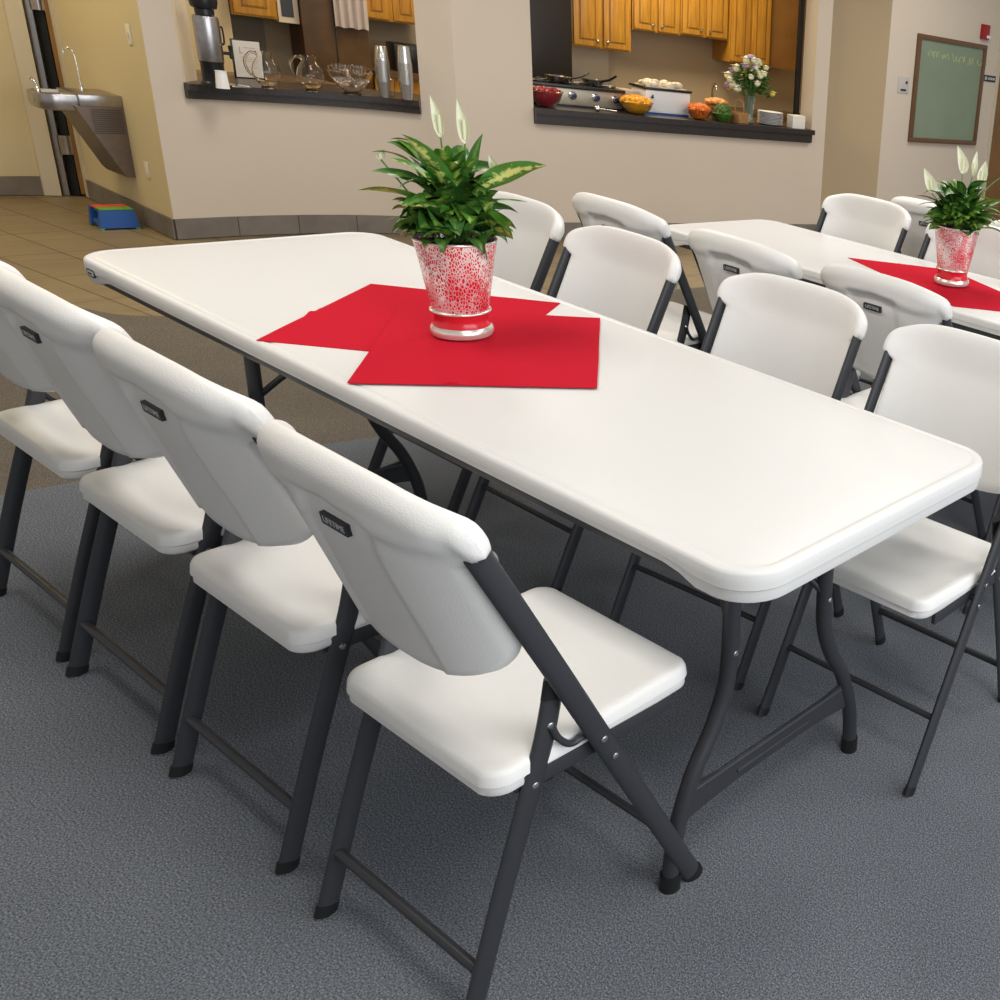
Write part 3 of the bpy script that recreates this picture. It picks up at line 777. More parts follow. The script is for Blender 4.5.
def wall_band(mb, pts, z0, z1, t=LT): o = tuck(pts, off_poly(pts, t)); mb.prism(list(pts)+o[::-1], z0, z1)
# indices of the opening along A
iL = min(range(len(Apts)), key=lambda i: abs(Apts[i][1]-1.155)); iR = min(range(len(Apts)), key=lambda i: abs(Apts[i][1]-2.255))
LZ = .745                                   # wall height under the ledges
mb = MB()
wall_band(mb, Apts, 0, LZ); wall_band(mb, Apts[iR:], LZ, 2.05); wall_band(mb, Apts, 2.05, CEIL)
pa = Apts[:iL+1]; oo = tuck(pa, off_poly(pa, LT+.02)); oo[-1] = (oo[-1][0], oo[-1][1]+.130)
mb.prism(list(pa)+oo[::-1], LZ, 2.05)
struct(mb.build('wall_kitchen_left', wall_m, smooth=True, angle=25))
mb = MB()
def bpoly(s0, s1, D0, D1): return [tuple(B(s, D)[:2]) for s, D in ((s0, D0), (s1, D0), (s1, D1), (s0, D1))]
mb.prism(bpoly(0, SB, 0, LT+.03), 0, LZ); mb.prism(bpoly(0, .447, 0, LT), LZ, 2.05); mb.prism(bpoly(2.505, SB, 0, LT+.05), LZ, 2.05); mb.prism(bpoly(0, SB, 0, LT), 2.05, CEIL)
struct(mb.build('wall_kitchen_right', wall_m, smooth=False))
# return wall, chalkboard wall
P1 = B(SB, 0); bd_ = Vector((math.cos(1.482), math.sin(1.482), 0)); bn_ = Vector((-bd_.y, bd_.x, 0)); bo = Vector((-2.9535, 5.374, 0))
def W3(s, D=0., z=0.): return bo+bd_*s+bn_*D+Vector((0, 0, z))
e0 = W3(-.30)
mb = MB(); q = (e0-P1).normalized(); nq = Vector((-q.y, q.x, 0)); mb.prism([tuple(v[:2]) for v in (P1, e0, e0+nq*.1+bd_*.02, P1+nq*.1)], 0, CEIL)
struct(mb.build('wall_return', mat('return_paint_shaded', (.44, .34, .22), .85), smooth=False))  # darker than the neighbouring walls: the shade on this face is in its colour
mb = MB(); mb.prism([tuple(W3(s, D)[:2]) for s, D in ((-.30, 0), (1.075, 0), (1.075, .12), (-.30, .12))], 0, CEIL)
mb.prism([tuple(W3(s, D)[:2]) for s, D in ((1.075, 0), (2.05, 0), (2.05, .12), (1.075, .12))], 2.1, CEIL)
mb.prism([tuple(W3(s, D)[:2]) for s, D in ((2.05, 0), (5.0, 0), (5.0, .12), (2.05, .12))], 0, CEIL)
struct(mb.build('wall_right', wall_m, smooth=False))
mb = MB(); mb.prism([tuple(W3(s, D)[:2]) for s, D in ((1.08, .03), (2.045, .03), (2.045, .075), (1.08, .075))], .01, 2.09)
dr = struct(mb.build('door_2', door_wood, smooth=False))
mb = MB()
for a, b_, z0, z1 in ((1.055, 1.10, 0, 2.14), (2.025, 2.07, 0, 2.14), (1.055, 2.07, 2.09, 2.14)):
    mb.prism([tuple(W3(s, D)[:2]) for s, D in ((a, -.012), (b_, -.012), (b_, .03), (a, .03))], z0, z1)
mb.build('door_frame', jamb_m, dr, smooth=False)
# hallway
mb = MB(); mb.prism([(-4.5525, 1.0225), (-5.83, 1.0655), (-5.83, 1.20), (-4.60, 1.20), (-4.60, 1.06), (-4.5525, 1.0315)], 0, CEIL); struct(mb.build('wall_hall', hall_m, smooth=False))
mb = MB(); mb.prism([(-5.93, .885), (-5.93, -3.0), (-6.05, -3.0), (-6.05, .885)], 0, CEIL); struct(mb.build('wall_left', hall_m, smooth=False))
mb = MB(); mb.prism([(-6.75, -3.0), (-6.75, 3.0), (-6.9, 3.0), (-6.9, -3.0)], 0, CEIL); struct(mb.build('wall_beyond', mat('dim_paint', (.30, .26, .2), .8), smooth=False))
# ceiling
mb = MB(); mb.box((-9, -4, CEIL), (6, 10, CEIL+.1)); struct(mb.build('ceiling', ceil_m, smooth=False))

# tiled baseboards
def baseboard(name, pts, h=.109, t=.010, step=.30):
    # front of the tiles runs t in front of the wall line
    mb = MB(); acc = 0; k = 0
    P = [Vector((*p, 0)) for p in pts]; seglen = [(P[i+1]-P[i]).length for i in range(len(P)-1)]; tot = sum(seglen)
    def at(s):
        for i, l in enumerate(seglen):
            if s <= l or i == len(seglen)-1:
                d = (P[i+1]-P[i]).normalized(); return P[i]+d*s, d
            s -= l
    s = 0.
    while s < tot-.01:
        e = min(s+step-.004, tot); line = []
        m = 6
        for j in range(m+1):
            p, d = at(s+(e-s)*j/m); n = Vector((d.y, -d.x, 0)); line.append((p, n))
        poly = [tuple((p+n*t)[:2]) for p, n in line]+[tuple((p+n*.0005)[:2]) for p, n in line[::-1]]
        mb.prism(poly, 0, h); s += step
    # grout behind
    line = [at(tot*j/30) for j in range(31)]
    poly = [tuple((p+Vector((d.y, -d.x, 0))*(t*.6))[:2]) for p, d in line]+[tuple((p+Vector((d.y, -d.x, 0))*.0004)[:2]) for p, d in line[::-1]]
    mb.prism(poly, 0, h-.003, 1)
    return struct(mb.build(name, [base_m, grout_m], smooth=False))
baseboard('baseboard_kitchen_left', Apts)
baseboard('baseboard_kitchen_right', [tuple(B(0, 0)[:2]), tuple(B(SB, 0)[:2])])
baseboard('baseboard_return', [tuple(P1[:2]), tuple(e0[:2])])
baseboard('baseboard_right', [tuple(W3(-.30)[:2]), tuple(W3(1.05)[:2])])
baseboard('baseboard_hall', [(-5.83, 1.0655), (-4.545, 1.0223)], t=.012)
baseboard('baseboard_left', [(-5.93, -3.0), (-5.93, .885)])

# hallway door: cream jamb, steel strips with hinges, orange oak edge of the open leaf
dr1 = MB(); dr1.prism([(-5.895, .905), (-5.90, .885), (-6.05, .885), (-6.05, .955), (-5.88, .955)], 0, CEIL)
d1 = struct(dr1.build('trim_1', jamb_m, smooth=False))
mb = MB()
leafp = [(-5.86, 1.040), (-5.835, 1.066), (-6.45, 1.50), (-6.475, 1.472)]
mb.prism(leafp, .012, 2.4)
d2 = struct(mb.build('door_1', door_wood, smooth=False))
mb = MB(); mb.prism([(-5.895, .965), (-5.875, .990), (-5.90, 1.0), (-5.92, .975)], 0, 2.4); mb.build('steel_strip', steel_b, d2, smooth=False)
mb = MB(); mb.prism([(-5.90, 1.003), (-5.865, 1.036), (-5.90, 1.06), (-5.94, 1.02)], 0, 2.4); mb.build('gasket', black, d2, smooth=False)
for z in (.30, 1.10, 1.9):
    mb = MB(); mb.tube([(-5.868, 1.018, z-.055), (-5.868, 1.018, z+.055)], .017, 12); mb.box((-5.885, .985, z-.055), (-5.858, 1.052, z+.055)); mb.build('hinge', steel_b, d2)
mb = MB(); mb.prism([(-5.835, 1.0655), (-5.79, 1.0640), (-5.79, 1.052), (-5.835, 1.0535)], 0, CEIL); struct(mb.build('trim_2', jamb_m, smooth=False))

# ------------------------------------------------------------------ ledges
def ledge_A():
    pts = Apts[iL:iR+1]; ins = Apts[iL:iR+1]
    q = off_poly(ins, .42); q[0] = (q[0][0], q[0][1]+.16); q2 = off_poly(ins, .40); q2[0] = (q2[0][0], q2[0][1]+.16)
    e = off_poly(pts, -.0006)
    mb = MB(); mb.prism(off_poly(pts, -.055)+e[::-1], .788, .823); mb.prism(off_poly(pts, -.035)+e[::-1], LZ, .788)
    mb.prism(list(ins)+q[::-1], .788, .823); mb.prism(list(ins)+q2[::-1], LZ+.0005, .788)
    o = mb.build('serving_ledge', ledge_m, angle=20); tag(o, 'dark laminate ledge of the left kitchen hatch, carrying urn, pitchers and cups', 'counter', 'kitchen hatch ledges')
ledge_A()
def ledge_B():
    mb = MB()
    mb.prism(bpoly(.449, 2.500, -.0005, .62), .812, .848); mb.prism(bpoly(.449, 2.505, -.055, -.0005), .812, .848)
    mb.prism(bpoly(.449, 2.500, -.0005, .60), LZ, .812); mb.prism(bpoly(.449, 2.490, -.040, -.0005), .752, .812)
    o = mb.build('serving_ledge', ledge_m, smooth=False); tag(o, 'long dark laminate ledge of the right kitchen hatch, carrying bowls, roaster and flowers', 'counter', 'kitchen hatch ledges')
ledge_B()

# ------------------------------------------------------------------ kitchen behind the hatches
DK = 2.2
mb = MB(); mb.prism(bpoly(-3.2, 4.2, DK+.33, DK+.45), 0, CEIL); struct(mb.build('wall_kitchen_back', splash_m, smooth=False))
mb = MB(); mb.prism(bpoly(4.0, 4.12, .05, DK+.33), 0, CEIL); struct(mb.build('wall_kitchen_side', splash_m, smooth=False))
mb = MB(); mb.prism(bpoly(-1.60, -.845, DK-.15, DK-.05), 0, CEIL); struct(mb.build('wall_kitchen_end', hall_m, smooth=False))
def BM(s, D, z): return Matrix.Translation(B(s, D, z)) @ Matrix(((dB.x, nB.x, 0, 0), (dB.y, nB.y, 0, 0), (0, 0, 1, 0), (0, 0, 0, 1)))
def cabinet(s0, s1, z0, z1, D, depth, label, doors=2, knobs=True, m=None):
    w = s1-s0; M = BM(s0, D, z0); root = empty('wall_cabinet', (0, 0, 0)); root.matrix_world = M
    h = z1-z0; m = m or oak_m
    b = MB(); b.box((0, 0, 0), (w, depth, h), bev=.003); b.build('body', m, root)
    dw = w/doors
    for i in range(doors):
        x0 = i*dw+.012; x1 = (i+1)*dw-.012
        d = MB(); d.box((x0, -.020, .015), (x1, -.001, h-.015), bev=.003)
        fr = .055
        d.box((x0+fr, -.026, .015+fr), (x1-fr, -.019, h-.015-fr), bev=.006)
        for (a, c) in (((x0+fr-.012, .015+fr-.012), (x0+fr-.004, h-.015-fr+.012)), ((x1-fr+.004, .015+fr-.012), (x1-fr+.012, h-.015-fr+.012)), ((x0+fr-.012, .015+fr-.012), (x1-fr+.012, .015+fr-.004))):
            d.box((a[0], -.0206, a[1]), (c[0], -.0196, c[1]), mi=1)
        dd = d.build('door', [m, groove_m], root)
        if knobs:
            kx = x1-.03 if i % 2 == 0 else x0+.03
            k = MB(); k.box((kx-.010, -.042, .05), (kx+.010, -.026, .075), bev=.003); k.build('handle', chrome, dd)
    tag(root, label, 'cabinet', 'oak wall cabinets in the kitchen'); return root
cabinet(1.475, 1.98, 1.180, 2.05, DK, .33, 'golden oak wall cabinet hanging lower, left in the right kitchen hatch')
cabinet(1.99, 2.425, 1.372, 2.05, DK, .33, 'golden oak two-door wall cabinet, shorter, second from the left in the right hatch')
cabinet(2.430, 2.89, 1.388, 2.05, DK, .33, 'golden oak two-door wall cabinet, shorter, third from the left in the right hatch')
cabinet(2.905, 3.335, 1.205, 2.05, DK, .33, 'golden oak wall cabinet hanging lowest above the flowers', knobs=False)
b = MB(); b.box((0, 0, 0), (.33, .30, .85), bev=.003); o = b.build('cabinet_panel', door_wood); o.matrix_world = BM(3.34, DK+.02, 1.20); tag(o, 'plain brown end panel right of the oak cabinet above the flowers', 'cabinet')
cabinet(-.840, -.585, 1.115, 2.05, DK-.2, .33, 'golden oak wall cabinet above the card in the left kitchen hatch', doors=1, knobs=False)
cabinet(-.040, .340, 1.185, 2.05, DK, .33, 'golden oak two-door wall cabinet at the right of the left hatch', knobs=False)
# dark oven hood beside the left cabinet, dark tall cupboards, towel
b = MB(); b.box((0, 0, 0), (.12, .36, .8), bev=.004); b.box((.02, -.004, .04), (.09, 0, .7), mi=1); o = b.build('microwave', [ivory_m, dark_m]); o.matrix_world = BM(-.580, DK-.2, 1.10); tag(o, 'pale framed appliance with dark glass beside the left oak cabinet', 'appliance')
b = MB(); b.box((0, 0, 0), (.40, .55, 1.98), bev=.004); b.box((.19, -.003, .05), (.197, .0, 1.9), mi=1); o = b.build('tall_cupboard', [brown_dark, dark_m]); o.matrix_world = BM(-.455, DK-.25, .003); tag(o, 'dark brown tall cupboard seen through the left hatch', 'cupboard')
b = MB()
n = 24; vs = []
for j in range(n+1):
    for z in (0, .42): vs.append((.205*j/n, -.012+.008*math.sin(j*1.1), z+.004*math.sin(j*.7)))
for j in range(n+1):
    for z in (0, .42): vs.append((.205*j/n, .0+.008*math.sin(j*1.1), z+.004*math.sin(j*.7)))
q = 2*(n+1); fs = []
for j in range(n): fs += [(2*j, 2*j+2, 2*j+3, 2*j+1), (q+2*j, q+2*j+1, q+2*j+3, q+2*j+2), (2*j, q+2*j, q+2*j+2, 2*j+2), (2*j+1, 2*j+3, q+2*j+3, q+2*j+1)]
fs += [(0, 1, q+1, q), (2*n, q+2*n, q+2*n+1, 2*n+1)]
b.add(vs, fs); o = b.build('dish_towel', mat('grey_towel', (.38, .34, .36), .9), fixn=True); o.matrix_world = BM(-.262, DK-.275, 1.118); tag(o, 'grey towel hanging from the dark tall cupboard', 'towel')
b = MB(); b.box((0, 0, 0), (.75, .62, 1.98), bev=.006); o = b.build('refrigerator', [dark_m, brown_dark]); o.matrix_world = BM(.60, DK-.35, .003); tag(o, 'black refrigerator at the left of the right kitchen hatch', 'refrigerator')
b = MB(); b.box((0, 0, 0), (.42, .03, 1.98)); o = b.build('trim_3', jamb_m, smooth=False); o.matrix_world = BM(1.47, DK+.28, 0); struct(o)
# worktop along the back wall
mb = MB(); mb.prism(bpoly(-.85, .59, DK-.32+.06, DK+.32), .0, .80, 1); mb.prism(bpoly(-.87, .59, DK-.29, DK+.325), .80, .84, 0)
# (kept clear of the tall cupboard)
mb = MB(); mb.prism(bpoly(-.045, .59, DK-.26, DK+.32), .003, .80, 1); mb.prism(bpoly(-.045, .59, DK-.29, DK+.325), .80, .84, 0)
o = mb.build('base_cabinet', [counter_m, oak_m], smooth=False); tag(o, 'oak base cabinet with brown worktop at the back of the left hatch', 'cabinet', 'base cabinets at the back of the kitchen')
mb = MB(); mb.prism(bpoly(1.50, 3.9, DK-.26, DK+.32), .003, .74, 1); mb.prism(bpoly(1.50, 3.9, DK-.29, DK+.325), .74, .78, 0)
o = mb.build('base_cabinet', [counter_m, oak_m], smooth=False); tag(o, 'oak base cabinet with worktop behind the right hatch', 'cabinet', 'base cabinets at the back of the kitchen')
b = MB(); b.box((0, 0, 0), (.22, .26, .20), bev=.01); b.box((.02, -.004, .03), (.16, 0, .17), mi=1, bev=.001); o = b.build('toaster_oven', [urn_black, dark_m]); o.matrix_world = BM(.13, DK-.1, .84); tag(o, 'black countertop oven behind the stacked cups', 'appliance')
b = MB(); b.tube(smooth_path([(0, 0, 0), (0, 0, .17), (0, -.03, .215), (0, -.07, .20), (0, -.08, .17)], 5), .011, 10); b.lathe([(.02, 0), (.02, .02), (.012, .03)], 14)
o = b.build('faucet', chrome); o.matrix_world = BM(2.73, DK-.05, .78); tag(o, 'chrome kitchen faucet at the back wall of the right hatch', 'faucet')
# roller shutter guide in the right hatch
b = MB(); b.box((0, 0, 0), (.035, .03, 1.19)); o = b.build('trim_4', urn_black, smooth=False); o.matrix_world = BM(2.468, .20, .85); struct(o)

# ------------------------------------------------------------------ things on the left ledge
def place(o, x, y, z, rz=0., label=None, cat=None, group=None):
    o.location = (x, y, z); o.rotation_euler = (0, 0, rz); return tag(o, label, cat, group)
LA = .823
urn = empty('coffee_urn', (-4.46, 1.268, LA)); urn.scale = (.62, .62, .86); tag(urn, 'tall stainless coffee urn with black lid and base at the left of the left hatch', 'urn')
t = MB(); t.lathe([(.086, .145), (.088, .15), (.090, .39), (.086, .405), (.07, .41)], 36, capb=True, capt=True); t.build('body', steel_b, urn)
t = MB(); t.lathe([(.095, .0), (.095, .02), (.082, .03), (.080, .135), (.088, .147), (.0, .147)], 36); t.build('base', urn_black, urn)
t = MB(); t.lathe([(.060, .408), (.066, .415), (.066, .445), (.088, .452), (.098, .49), (.095, .53), (.05, .545), (.0, .548)], 36); t.build('lid', urn_black, urn)
t = MB(); t.tube([(.0, .088, .20), (.02, .135, .20)], .010, 10); t.lathe([(.012, .17), (.016, .185), (.010, .20), (.016, .23), (.018, .245), (.0, .25)], 14, c=(.025, .142, 0)); t.build('tap', urn_black, urn)
t = MB(); t.tube(smooth_path([(.0, .085, .34), (.0, .110, .345), (.0, .112, .26), (.0, .087, .25)], 5), .007, 8); t.build('handle', urn_black, urn)
def cup(name, x, y, z, r0, r1, h, m, label, cat, group=None, rings=1, dy=.0):
    t = MB()
    for k in range(rings):
        z0 = k*dy; t.lathe([(r0, z0), (r1, z0+h), (r1+.002, z0+h), (r1+.002, z0+h+.003), (r1-.002, z0+h+.003), (r0-.002, z0+.004)], 24)
    o = t.build(name, m); return place(o, x, y, z, 0, label, cat, group)
cup('paper_cup', -4.372, 1.268, LA, .030, .024, .085, white_c, 'upturned white cup in front of the coffee urn', 'cup')
t = MB(); t.box((-.06, -.045, 0), (.06, .045, .010), bev=.004); o = t.build('drip_tray', chrome); place(o, -4.50, 1.378, LA, .1, 'flat steel tray beside the coffee urn', 'tray')
# framed card
fr = empty('framed_card', (-4.80, 1.60, LA)); fr.rotation_euler = (0, 0, .05)
# stands on a narrow shelf box behind the ledge
t = MB(); t.box((-.26, -.42, 0), (.14, .55, .817), bev=.004); o = t.build('kitchen_trolley', counter_m); place(o, -5.135, 1.62, .003, .0, 'brown kitchen trolley behind the left hatch', 'trolley')
fr.location = (-5.02, 1.668, .820); fr.scale = (1, .62, .66)
t = MB(); t.box((-.008, -.125, .0), (.0, .125, .33), bev=.002); f = t.build('frame', dark_m, fr)
t = MB(); t.box((0, -.112, .012), (.002, .112, .318)); 
for k, (yy, zz, ww, hh) in enumerate(((-.06, .24, .006, .05), (-.05, .215, .03, .006), (.02, .262, .10, .004), (.0, .18, .12, .003), (.01, .165, .10, .003), (.0, .150, .12, .003), (.02, .10, .09, .003))):
    t.box((.002, yy-ww/2, zz-hh/2), (.0026, yy+ww/2, zz+hh/2), mi=1)
c_ = t.build('card', [paper_m, mat('faint_ink', (.35, .28, .27), .8)], f); tag(fr, 'white framed card standing behind the left hatch', 'card')
def pitcher(x, y, rz, label):
    root = empty('glass_pitcher', (x, y, LA)); root.rotation_euler = (0, 0, rz); root.scale = (.70, .70, .82)
    t = MB(); P_ = [(.045, 0), (.048, .006), (.040, .014), (.070, .04), (.092, .08), (.096, .11), (.085, .15), (.062, .185), (.050, .20), (.056, .225), (.062, .235)]
    inn = [(r-.004, z) for r, z in P_[::-1] if z > .012]+[(.001, .018)]
    t.lathe(P_+inn, 36); o = t.build('body', glass, root)
    t = MB(); t.tube(smooth_path([(0, -.055, .215), (0, -.10, .225), (0, -.145, .17), (0, -.125, .10), (0, -.088, .07)], 6), .009, 10); t.build('handle', glass, root)
    t = MB(); t.lathe([(.001, .022), (.055, .028), (.064, .042), (.066, .048), (.001, .048)], 30); t.build('liquid', tea_m, root)
    tag(root, label, 'pitcher', 'glass pitchers on the left ledge'); return root
tea_m = mat('tea', (.75, .62, .38), .05, trans=.9, ior=1.33)
pitcher(-4.50, 1.535, .05, 'round glass pitcher, nearer the coffee urn, on the left ledge')
pitcher(-4.47, 1.742, .0, 'round glass pitcher next to the punch bowl on the left ledge')
t = MB(); P_ = [(.055, 0), (.060, .008), (.045, .02), (.085, .05), (.125, .10), (.143, .145), (.147, .155)]
t.lathe(P_+[(r-.004, z+.001) for r, z in P_[::-1] if z > .015]+[(.001, .024)], 40)
pb = empty('punch_bowl', (-4.43, 1.935, LA)); pb.scale = (.80, .80, .85); t.build('bowl', glass, pb); tag(pb, 'large cut glass punch bowl with cups hanging on its rim', 'bowl')
t = MB()
for k in range(7):
    a = k*.9; t.ball((.07*math.cos(a), .07*math.sin(a), .075+.02*(k % 2)), .020, sub=1)
for k in range(24):
    t.ball((.10*math.cos(k*.26), .10*math.sin(k*.26), .095), .012, sub=1)
t.build('ice', glass, pb)
GC = 'punch cups in the bowl'
for k in range(6):
    a = k*PI/3+.3; t = MB(); P_ = [(.016, 0), (.028, .015), (.034, .045), (.035, .062)]
    t.lathe(P_+[(r-.003, z+.001) for r, z in P_[::-1]], 18); t.tube(smooth_path([(.033, 0, .05), (.055, 0, .045), (.050, 0, .02), (.030, 0, .018)], 4), .0035, 7)
    o = t.build('punch_cup', glass); o.scale = (.8, .8, .8); place(o, -4.43+.062*math.cos(a), 1.935+.062*math.sin(a), LA+.112, a, 'small clear glass cup resting in the punch bowl', 'cup', GC)
def cupstack(x, y, n, label, top):
    t = MB()
    for k in range(n):
        z0 = k*.0115; t.lathe([(.034, z0), (.044, z0+.105), (.0465, z0+.106), (.0465, z0+.112), (.042, z0+.112), (.041, z0+.106)], 24)
    zt = n*.0115
    t.lathe([(.044, zt+.10), (.036, zt+top), (.033, zt+top+.003), (.0, zt+top+.003)], 24)
    o = t.build('cup_stack', cupfoil); o.scale = (.82, .82, .84); place(o, x, y, LA, 0, label, 'cups', 'stacks of cups on the left ledge')
cupstack(-4.385, 2.095, 13, 'stack of silvery plastic cups beside the punch bowl', .19)
cupstack(-4.300, 2.180, 13, 'stack of silvery plastic cups at the right end of the left ledge', .21)
t = MB(); P_ = [(.025, 0), (.030, .06), (.034, .10)]; t.lathe(P_+[(r-.003, z+.002) for r, z in P_[::-1]], 20); o = t.build('drinking_glass', glass); place(o, -4.46, 2.165, LA, 0, 'small clear glass between the two stacks of cups', 'glass')

# ------------------------------------------------------------------ things on the right ledge
LB = .848
def bowl_of(name, s, D, R, H, food, label, cat='bowl', gl=glass, heap=.03, seed=0):
    root = empty(name, tuple(B(s, D, LB))); P_ = [(R*.45, 0), (R*.5, .004), (R*.8, H*.45), (R, H)]
    t = MB(); t.lathe(P_+[(r-.003, z+.002) for r, z in P_[::-1]]+[(.001, .006)], 32); t.build('dish', gl, root)
    t = MB(); rr = random.Random(seed)
    t.lathe([(R*.42, .008), (R*.74, H*.45), (R*.93, H*.93), (R*.6, H+heap*.7), (R*.2, H+heap), (.001, H+heap)], 28)
    for k in range(60):
        a = rr.uniform(0, 2*PI); q = R*.85*math.sqrt(rr.random()); t.ball((q*math.cos(a), q*math.sin(a), H*.95+heap*(1-(q/R)**2)), R*.13, sub=1, jit=.25, seed=k)
    t.build('food', food, root); tag(root, label, cat, 'bowls of food on the right ledge'); return root
bowl_of('fruit_bowl', .560, .10, .105, .105, redfood_m, 'glass bowl of dark red fruit at the left end of the right ledge', heap=.015)
bowl_of('fruit_bowl', 1.165, .12, .118, .085, yellow_m, 'glass bowl of bright orange yellow fruit in front of the white roaster', heap=.035, seed=2)
bowl_of('vegetable_bowl', 1.615, .085, .092, .075, orange_m, 'bowl of orange carrots right of the white roaster', heap=.035, seed=3)
bowl_of('salad_bowl', 1.795, .080, .078, .055, green_m, 'bowl heaped with dark green salad', gl=green_m, heap=.07, seed=4)
# range
rg = empty('cooking_range', tuple(B(.56, .24, LB))); rg.matrix_world = BM(.53, .235, LB)
t = MB(); t.box((-.07, 0, .012), (.585, .30, .118), bev=.004); t.build('body', mat('range_front', (.42, .36, .28), .35, .6), rg)
for x in (-.0, .56):
    pass
t = MB(); t.box((-.08, -.02, .1185), (.60, .31, .140), bev=.004); t.build('cooktop', dark_m, rg)
t = MB(); t.box((-.05, .01, 0), (.57, .29, .012)); t.build('plinth', dark_m, rg)
for i, x in enumerate((.245, .400, .535)):
    t = MB(); t.lathe([(.027, 0), (.027, .010), (.020, .014), (.018, .030), (.0, .031)], 20)
    for j in range(len(t.v)): a, b_, c_ = t.v[j]; t.v[j] = (x+a, -c_, .075+b_)
    k_ = t.build('knob', [chrome], rg); t = MB(); t.lathe([(.0165, .0305), (.0165, .036), (.0, .037)], 16)
    for j in range(len(t.v)): a, b_, c_ = t.v[j]; t.v[j] = (x+a, -c_, .075+b_)
    t.build('knob_face', mat('knob_blue%d' % i, (.01, .015, .06), .3), k_)
for i, (x, y) in enumerate(((.05, .09), (.27, .09), (.49, .09), (.16, .23), (.40, .23))):
    t = MB()
    for a in range(4):
        an = a*PI/2+.4; t.tube([(x, y, .150), (x+.085*math.cos(an), y+.085*math.sin(an), .150)], .005, 6)
    t.tube([(x+.075*math.cos(k*PI/10), y+.075*math.sin(k*PI/10), .148) for k in range(21)], .005, 6); t.lathe([(.03, .140), (.035, .146), (.03, .152), (0, .152)], 16, c=(x, y, 0)); t.build('burner', dark_m, rg)
tag(rg, 'gas cooktop with three knobs and dark burners behind the right ledge', 'range')
def pan(s, D, R, z, label, m, han):
    root = empty('frying_pan', tuple(B(s, D, z))); t = MB(); P_ = [(R*.8, 0), (R, .03)]; t.lathe(P_+[(r-.003, zz+.001) for r, zz in P_[::-1]]+[(.001, .003)], 28); t.build('pan', m, root)
    t = MB(); t.tube(smooth_path([(R*.98*math.cos(han), R*.98*math.sin(han), .025), ((R+.06)*math.cos(han), (R+.06)*math.sin(han), .045), ((R+.11)*math.cos(han), (R+.11)*math.sin(han), .075)], 4), .008, 8); t.build('handle', urn_black, root); tag(root, label, 'pan', 'pans on the cooktop'); return root
pan(.72, .34, .085, LB+.155, 'shallow steel pan on the left burners of the cooktop', chrome, 1.0)
pan(.96, .36, .075, LB+.155, 'shallow steel pan with raised handle on the right burners', chrome, .3)
t = MB(); t.ball((0, 0, .02), .020, sub=2); t.tube([(0, .0, .02), (.03, .13, .012)], .006, 8); o = t.build('ladle', chrome); place(o, *B(.86, .02, LB), 0, 'steel ladle lying on the right ledge in front of the cooktop', 'ladle')
# roaster with food
ro = empty('roaster', (0, 0, 0)); ro.matrix_world = BM(1.275, .20, LB)
t = MB(); t.box((-.01, 0, .01), (.325, .26, .165), bev=.012); t.build('body', crock_m, ro)
t = MB(); t.box((-.02, -.010, .1655), (.335, .27, .182), bev=.005); t.build('rim', dark_m, ro)
t = MB(); t.box((.0, .01, 0), (.315, .25, .010)); t.build('foot', blue_m, ro)
t = MB(); t.tube([(.035, -.004, .115), (.035, -.02, .115)], .008, 10); t.box((.031, -.026, .108), (.039, -.018, .135), bev=.002); t.build('switch', urn_black, ro)
t = MB(); rr = random.Random(5)
t.box((.01, .02, .175), (.305, .25, .186))
for k in range(30): t.ball((rr.uniform(.03, .29), rr.uniform(.03, .2), .195+rr.uniform(0, .018)), rr.uniform(.02, .032), sub=2, sc=(1.2, 1, .8), jit=.08, seed=k)
t.build('food', chicken_m, ro); tag(ro, 'white box roaster full of pale meat with a black rim', 'roaster')
t = MB(); t.box((0, 0, 0), (.11, .22, .14), bev=.008); t.box((.012, -.003, .085), (.10, 0, .115), mi=1); o = t.build('warmer_box', [mat('warmer_beige', (.42, .36, .30), .4), dark_m]); o.matrix_world = BM(1.145, .27, LB); tag(o, 'small beige appliance with dark slots left of the white roaster', 'appliance')
t = MB(); rr = random.Random(9)
t.lathe([(.03, 0), (.075, .06), (.085, .10), (.08, .10), (.0, .09)], 20)
o = t.build('bread_basket', wicker_m); place(o, *B(1.83, .245, LB), 0, 'wicker basket of orange rolls behind the salad', 'basket', 'baskets on the right ledge')
t = MB()
for k in range(16): a = k*2.4; q = .075*math.sqrt(k/16); t.ball((q*math.cos(a), q*math.sin(a), .115+.02*(1-k/16)), .028, sub=2, sc=(1.3, .9, .7), jit=.1, seed=k)
o2 = t.build('bread_rolls', mat('rolls', (.70, .28, .06), .5, noise_amt=.3, noise_scale=40)); place(o2, *B(1.83, .245, LB), 0, 'heap of orange bread rolls in the wicker basket', 'bread'); o2['kind'] = 'stuff'
bk_ = empty('snack_basket', tuple(B(1.930, .085, LB))); t = MB(); t.box((-.052, -.05, 0), (.052, .05, .075), bev=.006)
t.build('body', wicker_m, bk_); t = MB(); t.tube(smooth_path([(-.045, 0, .07), (-.04, 0, .14), (0, 0, .165), (.04, 0, .14), (.045, 0, .07)], 5), .004, 8); t.build('handle', wicker_m, bk_)
tag(bk_, 'square wicker basket with a hoop handle left of the flower vase', 'basket', 'baskets on the right ledge')
